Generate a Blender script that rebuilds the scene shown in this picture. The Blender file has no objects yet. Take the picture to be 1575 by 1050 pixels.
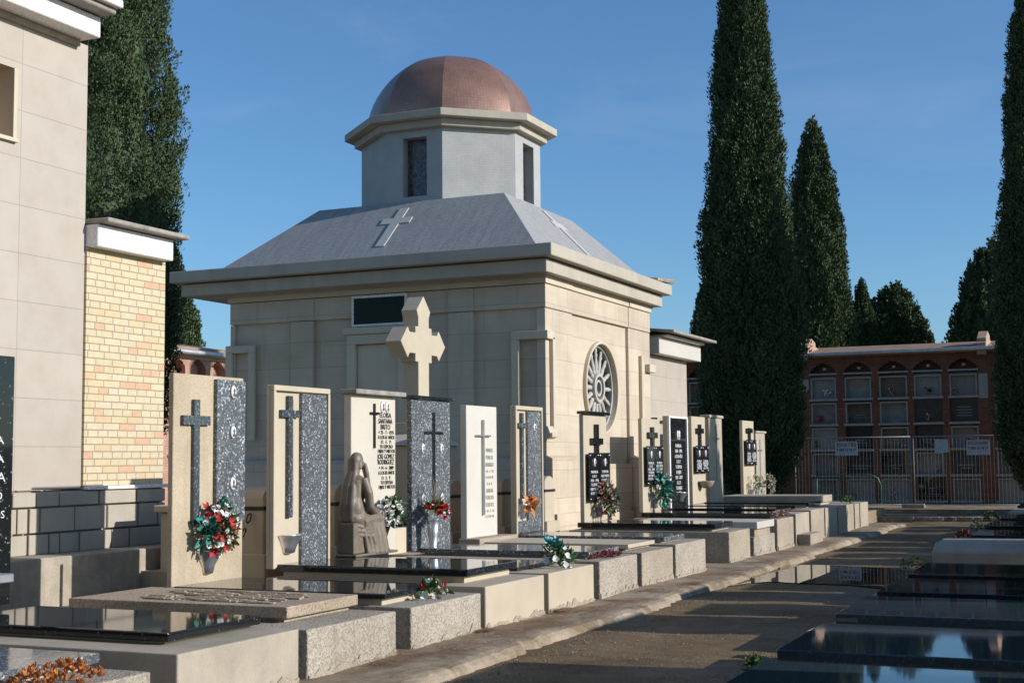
import bpy, bmesh, math, random
import numpy as np
from mathutils import Vector, Matrix

SC = bpy.context.scene
COL = SC.collection
R = math.radians
rnd = random.Random(7)
ORG = {}

# ------------------------------------------------------------------ camera
def make_camera():
    yaw, pit, rol = R(24.205), R(4.886), R(-0.5478)
    c, s = math.cos(yaw), math.sin(yaw)
    F = Vector((-s*math.cos(pit), c*math.cos(pit), math.sin(pit)))
    R0 = Vector((c, s, 0)); U0 = R0.cross(F)
    Rt = R0*math.cos(rol) + U0*math.sin(rol)
    Up = -R0*math.sin(rol) + U0*math.cos(rol)
    cd = bpy.data.cameras.new('camera'); co = bpy.data.objects.new('camera', cd); COL.objects.link(co)
    m = Matrix.Identity(4)
    for i in range(3):
        m[i][0] = Rt[i]; m[i][1] = Up[i]; m[i][2] = -F[i]
    m[0][3], m[1][3], m[2][3] = 0, 0, 1.6
    co.matrix_world = m
    cd.sensor_width = 36; cd.lens = 2117.9/1575*36
    cd.clip_start = 0.1; cd.clip_end = 3000
    SC.camera = co
make_camera()

# ------------------------------------------------------------------ light
SUN_EL, SUN_AZ = 20.5, 8.0            # azimuth: from +X towards +Y
w = bpy.data.worlds.new('World'); SC.world = w; w.use_nodes = True
nt = w.node_tree; bg = nt.nodes['Background']
sky = nt.nodes.new('ShaderNodeTexSky'); sky.sky_type = 'NISHITA'; sky.sun_disc = False
sky.sun_elevation = R(SUN_EL); sky.sun_rotation = R(90-SUN_AZ)
sky.air_density = 1.0; sky.dust_density = 0.6; sky.ozone_density = 3.0; sky.altitude = 200
tint = nt.nodes.new('ShaderNodeMix'); tint.data_type = 'RGBA'; tint.blend_type = 'MULTIPLY'; tint.inputs[0].default_value = 1
tint.inputs[7].default_value = (.81, 1.11, 1.34, 1)
nt.links.new(sky.outputs[0], tint.inputs[6]); tc = nt.nodes.new('ShaderNodeTexCoord'); mp = nt.nodes.new('ShaderNodeMapping'); mp.inputs['Scale'].default_value = (2.2, 4.5, 9); mp.inputs['Rotation'].default_value = (.1, .25, .5)
cn = nt.nodes.new('ShaderNodeTexNoise'); cn.inputs['Scale'].default_value = 1.6; cn.inputs['Detail'].default_value = 7; cn.inputs['Roughness'].default_value = .6; cn.inputs['Distortion'].default_value = .7
cr_ = nt.nodes.new('ShaderNodeValToRGB'); cr_.color_ramp.elements[0].position = .52; cr_.color_ramp.elements[1].position = .82; cr_.color_ramp.elements[1].color = (.07, .07, .07, 1)
cm = nt.nodes.new('ShaderNodeMix'); cm.data_type = 'RGBA'; cm.inputs[7].default_value = (8, 8.3, 8.6, 1)
nt.links.new(tc.outputs['Generated'], mp.inputs[0]); nt.links.new(mp.outputs[0], cn.inputs['Vector']); nt.links.new(cn.outputs['Fac'], cr_.inputs[0]); nt.links.new(cr_.outputs[0], cm.inputs[0])
nt.links.new(tint.outputs[2], cm.inputs[6]); nt.links.new(cm.outputs[2], bg.inputs[0]); bg.inputs[1].default_value = 0.111
sd = bpy.data.lights.new('sun', 'SUN'); sd.energy = 5.0; sd.angle = R(0.55); sd.color = (1, .965, .94)
so = bpy.data.objects.new('sun', sd); COL.objects.link(so)
e, a = R(SUN_EL), R(SUN_AZ)
so.rotation_euler = Vector((math.cos(e)*math.cos(a), math.cos(e)*math.sin(a), math.sin(e))).to_track_quat('Z', 'Y').to_euler()
so.location = (20, 5, 20)
vs = SC.view_settings
vs.view_transform = 'Standard'; vs.look = 'None'; vs.gamma = 1; vs.exposure = 0.0

# ------------------------------------------------------------------ materials
class NT:
    def __init__(s, name):
        s.m = bpy.data.materials.new(name); s.m.use_nodes = True
        s.t = s.m.node_tree; s.b = s.t.nodes['Principled BSDF']
    def n(s, typ, **kw):
        nd = s.t.nodes.new(typ)
        for k, v in kw.items():
            if k.startswith('i_'):
                nd.inputs[k[2:].replace('_', ' ')].default_value = v
            elif k.startswith('x'):
                nd.inputs[int(k[1:])].default_value = v
            else: setattr(nd, k, v)
        return nd
    def l(s, a, b): s.t.links.new(a, b)
    def pos(s):
        if not hasattr(s, '_g'): s._g = s.n('ShaderNodeNewGeometry')
        return s._g.outputs['Position']
    def math(s, op, a, b=None, clamp=False):
        nd = s.n('ShaderNodeMath', operation=op, use_clamp=clamp)
        for i, v in enumerate((a, b)):
            if v is None: continue
            if isinstance(v, (int, float)): nd.inputs[i].default_value = v
            else: s.l(v, nd.inputs[i])
        return nd.outputs[0]
    def noise(s, scale, vec=None, detail=4, rough=.55, dist=0):
        nd = s.n('ShaderNodeTexNoise', i_Scale=scale, i_Detail=detail, i_Roughness=rough, i_Distortion=dist)
        s.l(vec if vec is not None else s.pos(), nd.inputs['Vector']); return nd.outputs['Fac']
    def ramp(s, fac, stops):
        nd = s.n('ShaderNodeValToRGB'); el = nd.color_ramp.elements
        while len(el) < len(stops): el.new(.5)
        for e_, (p, c) in zip(el, stops):
            e_.position = p; e_.color = (*c, 1) if len(c) == 3 else c
        s.l(fac, nd.inputs[0]); return nd.outputs[0]
    def mix(s, fac, a, b, mode='MIX'):
        nd = s.n('ShaderNodeMix', data_type='RGBA', blend_type=mode)
        for i, v in ((0, fac), (6, a), (7, b)):
            if isinstance(v, (int, float)): nd.inputs[i].default_value = v
            elif isinstance(v, tuple): nd.inputs[i].default_value = (*v, 1)
            else: s.l(v, nd.inputs[i])
        return nd.outputs[2]
    def stretch(s, sx, sy, sz):
        nd = s.n('ShaderNodeMapping'); nd.inputs['Scale'].default_value = (sx, sy, sz)
        s.l(s.pos(), nd.inputs[0]); return nd.outputs[0]
    def wall_uv(s, du=0, dz=0):
        s.pos()
        sp = s.n('ShaderNodeSeparateXYZ'); s.l(s._g.outputs['Position'], sp.inputs[0])
        sn = s.n('ShaderNodeSeparateXYZ'); s.l(s._g.outputs['True Normal'], sn.inputs[0])
        u = s.math('SUBTRACT', s.math('MULTIPLY', sp.outputs[1], sn.outputs[0]), s.math('MULTIPLY', sp.outputs[0], sn.outputs[1]))
        u = s.math('ADD', u, du)
        cb = s.n('ShaderNodeCombineXYZ'); s.l(u, cb.inputs[0]); s.l(s.math('ADD', sp.outputs[2], dz), cb.inputs[1])
        return cb.outputs[0]
    def brick(s, vec, bw, rh, mort, c1, c2, cm, offset=.5, bias=0, smooth=.1, sq=1, sqf=2):
        nd = s.n('ShaderNodeTexBrick', offset=offset, squash=sq, squash_frequency=sqf)
        s.l(vec, nd.inputs['Vector'])
        for k, v in (('Scale', 1), ('Brick Width', bw), ('Row Height', rh), ('Mortar Size', mort), ('Mortar Smooth', smooth), ('Bias', bias)):
            nd.inputs[k].default_value = v
        for k, v in (('Color1', c1), ('Color2', c2), ('Mortar', cm)): nd.inputs[k].default_value = (*v, 1)
        return nd
    def bump(s, h, strength=.3, dist=.01):
        nd = s.n('ShaderNodeBump'); nd.inputs['Strength'].default_value = strength; nd.inputs['Distance'].default_value = dist
        s.l(h, nd.inputs['Height'])
        if hasattr(s, '_bn'): s.l(s._bn, nd.inputs['Normal'])
        s._bn = nd.outputs[0]; s.l(s._bn, s.b.inputs['Normal'])
    def done(s, col=None, rough=.7, spec=.5, metal=0):
        if col is not None:
            if isinstance(col, tuple): s.b.inputs['Base Color'].default_value = (*col, 1)
            else: s.l(col, s.b.inputs['Base Color'])
        if isinstance(rough, (int, float)): s.b.inputs['Roughness'].default_value = rough
        else: s.l(rough, s.b.inputs['Roughness'])
        s.b.inputs['Specular IOR Level'].default_value = spec
        s.b.inputs['Metallic'].default_value = metal
        return s.m

def sc(c, k): return tuple(min(1, x*k) for x in c)

def stone(name, c, var=.12, big=1.2, fine=45, grain=.0, bump=.15, bdist=.006, rough=.75, streak=.0, streakcol=None, stain=0, staincol=(.2, .17, .13)):
    c = (c[0], c[1]*.975, c[2]*.92); n = NT(name)
    col = n.ramp(n.noise(big, detail=6, rough=.6), [(.3, sc(c, 1-var)), (.55, c), (.75, sc(c, 1+var*.6))])
    f = n.noise(fine, detail=5, rough=.7)
    col = n.mix(1.0, col, n.ramp(f, [(.3, (1-grain-.05,)*3), (.7, (1+grain*.3,)*3)]), 'MULTIPLY')
    if streak:
        st = n.noise(1, n.stretch(5, 5, .35), detail=5, rough=.65)
        col = n.mix(n.math('MULTIPLY', n.ramp(st, [(.5, (0, 0, 0)), (.72, (1, 1, 1))]), streak), col, streakcol or sc(c, .55))
    if stain:
        st = n.noise(2.6, detail=7, rough=.7, dist=.6)
        col = n.mix(n.math('MULTIPLY', n.ramp(st, [(.52, (0, 0, 0)), (.68, (1, 1, 1))]), stain), col, staincol)
    n.bump(f, bump, bdist)
    return n.done(col, rough, .35)

def rough_concrete(name, c, scale=55, contrast=.45, bump=.7):
    """exposed-aggregate / bush-hammered concrete"""
    c = (c[0], c[1]*.975, c[2]*.92)
    n = NT(name)
    v = n.n('ShaderNodeTexVoronoi', feature='F1', i_Scale=scale); n.l(n.pos(), v.inputs['Vector'])
    sp = n.n('ShaderNodeSeparateXYZ'); n.l(v.outputs['Color'], sp.inputs[0])
    f = n.noise(scale*1.1, detail=3)
    mixf = n.math('MULTIPLY', n.math('ADD', sp.outputs[0], f), .5)
    col = n.ramp(mixf, [(.22, sc(c, 1-contrast)), (.5, c), (.75, sc(c, 1+contrast*.55))])
    bigv = n.noise(1.7, detail=5)
    col = n.mix(1.0, col, n.ramp(bigv, [(.3, (.8, .79, .77)), (.6, (1, 1, 1))]), 'MULTIPLY')
    st = n.noise(1, n.stretch(6, 6, .5), detail=4)
    col = n.mix(n.math('MULTIPLY', n.ramp(st, [(.55, (0, 0, 0)), (.75, (1, 1, 1))]), .35), col, sc(c, .5))
    n.bump(n.math('ADD', v.outputs['Distance'], f), bump, .012)
    return n.done(col, .88, .25)

def granite(name, base, fleck, scale=70, amount=.72, rough=.06, dens2=.5):
    n = NT(name)
    def cells(sca, lo, hi, dist=.0):
        v = n.n('ShaderNodeTexVoronoi', feature='F1', i_Scale=sca); n.l(n.pos(), v.inputs['Vector'])
        sp = n.n('ShaderNodeSeparateXYZ'); n.l(v.outputs['Color'], sp.inputs[0])
        return n.ramp(sp.outputs[0], [(lo, (0, 0, 0)), (hi, (1, 1, 1))])
    a = cells(scale, amount, min(.995, amount+.22)); b = cells(scale*2.3, amount+.05, min(.99, amount+.2))
    cl = n.ramp(n.noise(14, detail=3), [(.35, (.25,)*3), (.65, (1, 1, 1))])
    col = n.mix(n.noise(30, detail=2), base, sc(base, 1.9))
    col = n.mix(n.math('MULTIPLY', b, n.math('MULTIPLY', cl, dens2)), col, sc(fleck, .6))
    col = n.mix(n.math('MULTIPLY', a, cl), col, fleck)
    return n.done(col, rough, .5)

def plain(name, c, rough=.5, metal=0, spec=.5, var=.15, scale=8):
    n = NT(name)
    col = n.ramp(n.noise(scale, detail=4), [(.3, sc(c, 1-var)), (.7, sc(c, 1+var))])
    return n.done(col, rough, spec, metal)

M = {}
# mausoleum limestone with fine coursing
def limestone():
    n = NT('limestone'); c = (.595, .50, .378)
    uv = n.wall_uv(.2, -.03)
    br = n.brick(uv, 1.3, .462, .006, c, sc(c, .87), sc(c, .66), bias=-.1)
    col = n.mix(1.0, br.outputs['Color'], n.ramp(n.noise(1.3, detail=6, rough=.6), [(.3, (.86, .84, .82)), (.6, (1, 1, 1))]), 'MULTIPLY')
    col = n.mix(1.0, col, n.ramp(n.noise(1, n.stretch(1.4, 1.4, 14), detail=5), [(.3, (.93, .92, .9)), (.7, (1.0, 1.0, 1.0))]), 'MULTIPLY')
    st = n.noise(1, n.stretch(4, 4, .4), detail=5)
    col = n.mix(n.math('MULTIPLY', n.ramp(st, [(.55, (0, 0, 0)), (.75, (1, 1, 1))]), .45), col, (.36, .27, .18))
    n.bump(br.outputs['Fac'], -.5, .006); n.bump(n.noise(60), .12, .004)
    return n.done(col, .72, .35)
M['lime'] = limestone()
M['lime_plain'] = stone('limestone_plain', (.585, .515, .40), .1, 1.5, 60, .05, .1, .004, .72, streak=.2)
M['cornice'] = stone('cast_stone', (.455, .415, .345), .14, 1.6, 70, .08, .15, .004, .8, streak=.4, streakcol=(.3, .27, .23))
def cladding():
    n = NT('stone_cladding'); c = (.452, .392, .322)
    br = n.brick(n.wall_uv(.15, -.275), 1.0, .502, .0045, c, sc(c, .95), sc(c, .66), offset=0)
    col = n.mix(1.0, br.outputs['Color'], n.ramp(n.noise(2.2, detail=7, rough=.65), [(.3, (.9, .88, .86)), (.6, (1, 1, 1))]), 'MULTIPLY')
    st = n.noise(1.6, n.stretch(1.3, 1.3, .8), detail=8, rough=.7, dist=1.2)
    col = n.mix(n.math('MULTIPLY', n.ramp(st, [(.55, (0, 0, 0)), (.7, (1, 1, 1))]), .35), col, (.42, .33, .27))
    n.bump(br.outputs['Fac'], -.35, .004)
    return n.done(col, .6, .4)
M['clad'] = cladding()
def yellow_brick():
    n = NT('yellow_brick')
    uv = n.wall_uv(0, .02)
    br = n.brick(uv, .27, .0795, .0075, (.64, .55, .375), (.58, .49, .32), (.36, .30, .22), bias=.1, sq=.6, sqf=3)
    # odd pink bricks: same grid, thresholded white-noise bricks
    b2 = n.brick(uv, .27, .0795, .0075, (0, 0, 0), (1, 1, 1), (0, 0, 0), bias=0, sq=.6, sqf=3)
    pk = n.ramp(b2.outputs['Color'], [(.88, (0, 0, 0)), (.93, (1, 1, 1))])
    col = n.mix(n.math('MULTIPLY', pk, .75), br.outputs['Color'], (.62, .36, .25))
    mid = n.ramp(b2.outputs['Color'], [(.0, (.86, .84, .8)), (.5, (1, 1, 1)), (.8, (1.0, .93, .82))])
    col = n.mix(.8, col, mid, 'MULTIPLY')
    col = n.mix(1.0, col, n.ramp(n.noise(18, detail=5), [(.3, (.9, .88, .85)), (.65, (1, 1, 1))]), 'MULTIPLY')
    n.bump(br.outputs['Fac'], -.8, .008); n.bump(n.noise(90), .2, .004)
    return n.done(col, .8, .3)
M['ybrick'] = yellow_brick()
def red_brick(name, c1, c2, cm):
    n = NT(name)
    br = n.brick(n.wall_uv(), .25, .07, .009, c1, c2, cm)
    col = n.mix(1.0, br.outputs['Color'], n.ramp(n.noise(3, detail=6), [(.3, (.7, .68, .66)), (.65, (1, 1, 1))]), 'MULTIPLY')
    n.bump(br.outputs['Fac'], -.6, .008)
    return n.done(col, .85, .25)
M['rbrick'] = red_brick('red_brick', (.24, .085, .04), (.17, .06, .028), (.17, .13, .10))
M['rbrick2'] = red_brick('terracotta_brick', (.52, .27, .19), (.46, .23, .155), (.46, .36, .29))
M['render'] = stone('aged_render', (.60, .47, .35), .15, 2, 40, .1, .2, .005, .85, streak=.3)
M['tile'] = stone('terracotta_tile', (.36, .225, .15), .25, 3, 30, .15, .4, .01, .85, stain=.4)
M['white'] = stone('white_paint', (.60, .585, .55), .06, 2, 50, .04, .1, .003, .6, streak=.25, streakcol=(.5, .45, .38), stain=.18, staincol=(.45, .4, .33))
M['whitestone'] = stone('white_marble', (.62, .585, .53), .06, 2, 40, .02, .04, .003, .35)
M['cream'] = stone('cream_marble', (.585, .54, .465), .08, 2.5, 40, .03, .05, .003, .4)
M['beige'] = rough_concrete('beige_bush_hammered_stone', (.50, .415, .30), 110, .14, .35)
M['beige_smooth'] = stone('beige_limestone', (.52, .45, .345), .08, 3, 60, .04, .06, .003, .5)
M['oldcap'] = stone('weathered_cap', (.36, .33, .29), .3, 8, 60, .2, .4, .008, .9, stain=.5, staincol=(.12, .11, .1))
M['conc_a'] = rough_concrete('speckled_concrete', (.415, .37, .31), 62, .33, .6)
M['conc_b'] = stone('smooth_concrete', (.43, .375, .30), .18, 3, 70, .12, .3, .006, .85, streak=.45, streakcol=(.30, .26, .22), stain=.2)
M['conc_c'] = rough_concrete('worn_concrete', (.42, .365, .29), 85, .3, .6)
M['trav'] = rough_concrete('travertine', (.42, .34, .26), 80, .35, .5)
M['ledge'] = stone('mortar_ledge', (.42, .37, .30), .25, 4, 40, .15, .4, .008, .9, streak=.5, streakcol=(.2, .18, .15), stain=.35)
M['blue'] = granite('blue_pearl_granite', (.056, .061, .064), (.54, .56, .57), 66, .74, .10, .8)
M['bluedark'] = granite('dark_blue_granite', (.035, .042, .048), (.30, .33, .36), 66, .80, .12, .5)
M['blueblack'] = granite('blue_black_granite', (.026, .040, .050), (.12, .15, .17), 120, .90, .035, .3)
M['dark'] = granite('polished_dark_granite', (.010, .012, .013), (.09, .10, .11), 120, .86, .035, .3)
M['black'] = granite('polished_black_granite', (.008, .009, .009), (.25, .25, .24), 90, .965, .05, .2)
M['rosepaint'] = stone('greyed_white_paint', (.47, .455, .43), .15, 6, 50, .1, .1, .003, .6, streak=.3)
M['steel'] = plain('stainless_steel', (.72, .71, .69), .34, .9, .5, .15)
M['darkmetal'] = plain('dark_bronze', (.045, .038, .03), .38, .8, .5, .3, 30)
M['greymetal'] = plain('grey_metal', (.36, .36, .35), .4, .7)
M['galv'] = plain('galvanised_pipe', (.55, .55, .54), .45, .6)
M['bronze_strip'] = plain('tan_strip', (.42, .30, .19), .4)
M['porcelain'] = plain('porcelain', (.80, .76, .74), .15)
M['portrait'] = plain('portrait_print', (.14, .11, .10), .3, var=.5, scale=60)
M['letters_dark'] = plain('bronze_letters', (.05, .043, .035), .45, .4)
M['letters_pale'] = plain('pale_letters', (.62, .62, .60), .4)
M['letters_dim'] = plain('silvered_letters', (.20, .21, .215), .35)
M['letters_grey'] = plain('grey_letters', (.40, .37, .32), .5)
M['greenglass'] = plain('dark_green_glass', (.008, .022, .014), .35, spec=.15)
M['darkglass'] = plain('dark_glass', (.016, .017, .018), .10, spec=.5)
M['red_ink'] = plain('red_print', (.45, .05, .04), .6)
M['blue_ink'] = plain('dark_print', (.03, .04, .07), .6)
M['sign'] = plain('sign_board', (.62, .62, .60), .6, var=.08)
M['wire'] = plain('wire', (.16, .17, .17), .55, .5)
M['greenpaint'] = plain('green_paint', (.02, .09, .06), .5)
M['fence_tube'] = plain('dull_zinc_tube', (.30, .30, .29), .55, .5)
M['chain'] = plain('iron_chain', (.05, .04, .035), .6, .6)

def lantern_mosaic():
    n = NT('grey_mosaic'); c = (.43, .425, .395)
    br = n.brick(n.wall_uv(), .048, .048, .004, c, sc(c, .93), sc(c, .82), offset=0)
    col = n.mix(1.0, br.outputs['Color'], n.ramp(n.noise(3, detail=5), [(.3, (.85, .86, .88)), (.65, (1, 1, 1))]), 'MULTIPLY')
    n.bump(br.outputs['Fac'], -.3, .004)
    return n.done(col, .55, .4)
M['mosaic'] = lantern_mosaic()
def dome_mosaic():
    n = NT('copper_mosaic'); c = (.335, .195, .14)
    uvn = n.n('ShaderNodeUVMap')
    br = n.brick(uvn.outputs[0], .052, .052, .0045, c, sc(c, .86), sc(c, .74), offset=0)
    b2 = n.noise(2.2, detail=6, rough=.65)
    col = n.mix(1.0, br.outputs['Color'], n.ramp(b2, [(.3, (.75, .72, .7)), (.65, (1.12, 1.08, 1.05))]), 'MULTIPLY')
    n.bump(br.outputs['Fac'], -.4, .006)
    return n.done(col, .36, .6, .35)
M['dome'] = dome_mosaic()
def roof_tiles():
    n = NT('grey_roof_mosaic')
    uvn = n.n('ShaderNodeUVMap')
    br = n.brick(uvn.outputs[0], .05, .05, .005, (.42, .405, .38), (.34, .335, .32), (.25, .25, .24), offset=0)
    st = n.n('ShaderNodeMapping'); st.inputs['Scale'].default_value = (9, 1.1, 1); n.l(uvn.outputs[0], st.inputs[0])
    col = n.mix(1.0, br.outputs['Color'], n.ramp(n.noise(1.0, st.outputs[0], detail=6, rough=.7), [(.3, (.78, .79, .80)), (.65, (1.03, 1.03, 1.03))]), 'MULTIPLY')
    n.bump(n.noise(1.0, st.outputs[0], detail=6, rough=.7), .3, .01)
    return n.done(col, .6, .35)
M['roof'] = roof_tiles()
M['roofcross'] = stone('pale_mosaic', (.52, .52, .50), .08, 5, 90, .1, .1, .003, .5)

def stained():
    n = NT('stained_glass')
    v = n.n('ShaderNodeTexVoronoi', feature='DISTANCE_TO_EDGE', i_Scale=16); n.l(n.stretch(1, 1, .5), v.inputs['Vector'])
    v2 = n.n('ShaderNodeTexVoronoi', feature='F1', i_Scale=16); n.l(n.stretch(1, 1, .5), v2.inputs['Vector'])
    col = n.mix(n.ramp(v.outputs['Distance'], [(.03, (0, 0, 0)), (.08, (1, 1, 1))]), (.16, .14, .11), n.mix(.93, v2.outputs['Color'], (.02, .017, .013)))
    return n.done(col, .2, .5)
M['stained'] = stained()

def path_mat():
    n = NT('worn_asphalt')
    v = n.n('ShaderNodeTexVoronoi', feature='F1', i_Scale=75); n.l(n.pos(), v.inputs['Vector'])
    sp = n.n('ShaderNodeSeparateXYZ'); n.l(v.outputs['Color'], sp.inputs[0])
    big = n.noise(.9, detail=6, rough=.6); mid = n.noise(5, detail=6)
    col = n.ramp(big, [(.3, (.105, .066, .029)), (.55, (.195, .130, .058)), (.75, (.25, .172, .082))])
    col = n.mix(1.0, col, n.ramp(mid, [(.3, (.75, .73, .7)), (.7, (1.15, 1.15, 1.15))]), 'MULTIPLY')
    peb = n.math('MULTIPLY', n.ramp(sp.outputs[0], [(.86, (0, 0, 0)), (.93, (1, 1, 1))]), n.ramp(n.noise(1.6, detail=4), [(.42, (0, 0, 0)), (.6, (1, 1, 1))]))
    col = n.mix(n.math('MULTIPLY', peb, .8), col, (.30, .27, .22))
    n.bump(n.math('ADD', v.outputs['Distance'], n.noise(40)), .5, .01); n.bump(n.noise(2.5, detail=5), .35, .05)
    rg = n.ramp(n.noise(.8, detail=4), [(.4, (.55, .55, .55)), (.6, (.9, .9, .9))])
    return n.done(col, rg, .3)
M['path'] = path_mat()
M['soil'] = stone('packed_soil', (.30, .225, .14), .3, 1.2, 30, .3, .5, .02, .95, stain=.3, staincol=(.12, .09, .06))
def pavement_mat():
    n = NT('old_pavement'); c = (.40, .315, .215)
    f = n.noise(70, detail=5, rough=.7)
    col = n.ramp(n.noise(2.2, detail=8, rough=.65), [(.32, (.20, .14, .085)), (.5, (.36, .285, .195)), (.68, (.46, .375, .27))])
    st = n.noise(1.1, detail=6, rough=.6, dist=.8)
    col = n.mix(n.ramp(st, [(.5, (0, 0, 0)), (.62, (.75,)*3)]), col, (.21, .145, .085))
    col = n.mix(1.0, col, n.ramp(f, [(.3, (.72, .71, .7)), (.7, (1.08, 1.08, 1.08))]), 'MULTIPLY')
    n.bump(f, .6, .012); n.bump(n.noise(9, detail=4), .4, .03)
    return n.done(col, .92, .25)
M['pave'] = pavement_mat()
def water():
    n = NT('puddle_water')
    n.bump(n.noise(3, detail=2), .02, .01)
    return n.done((.02, .016, .011), .01, .5)
M['water'] = water()
M['needle'] = plain('dry_needles', (.26, .115, .055), .9, var=.4, scale=20)

def leafm(name, c, var=.45, rough=.6, scale=3.2):
    n = NT(name)
    f = n.noise(scale, detail=5, rough=.65)
    col = n.ramp(f, [(.3, sc(c, 1-var)), (.55, c), (.75, (c[0]*1.7, c[1]*1.35, c[2]*1.2))])
    if name.startswith('cypress'):
        dead = n.ramp(n.noise(1.1, detail=6, rough=.7), [(.60, (0, 0, 0)), (.72, (1, 1, 1))])
        col = n.mix(n.math('MULTIPLY', dead, .55), col, (.085, .062, .03))
    return n.done(col, rough, .25)
M['cyp'] = leafm('cypress_foliage', (.060, .092, .034), .4)
M['bark'] = stone('bark', (.14, .10, .07), .3, 6, 30, .2, .6, .03, .95)
M['cone'] = plain('cypress_cone', (.30, .23, .15), .8)
M['leaf'] = leafm('leaves', (.06, .13, .035), .3, .5, 25)
M['teal'] = leafm('teal_cloth_leaves', (.02, .20, .15), .3, .5, 25)
M['paleleaf'] = leafm('pale_leaves', (.24, .30, .20), .3, .5, 25)
M['twig'] = plain('grey_twigs', (.25, .24, .19), .8)
for k, c in dict(red=(.44, .03, .03), white=(.78, .75, .72), pink=(.62, .30, .30), yellow=(.62, .48, .16), orange=(.55, .20, .05), succ=(.46, .17, .055), maroon=(.24, .06, .06), dryflower=(.42, .33, .28), aqua=(.25, .52, .50)).items():
    n_ = NT(k+'_petal'); M[k] = n_.done(n_.ramp(n_.noise(40, detail=2), [(.3, sc(c, .75)), (.7, sc(c, 1.15))]), .55, .3)
M['statue'] = stone('bronze_patina', (.19, .155, .115), .25, 9, 50, .15, .25, .004, .5, stain=.35, staincol=(.27, .23, .17))
M['statue'].node_tree.nodes['Principled BSDF'].inputs['Specular IOR Level'].default_value = .5

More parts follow.
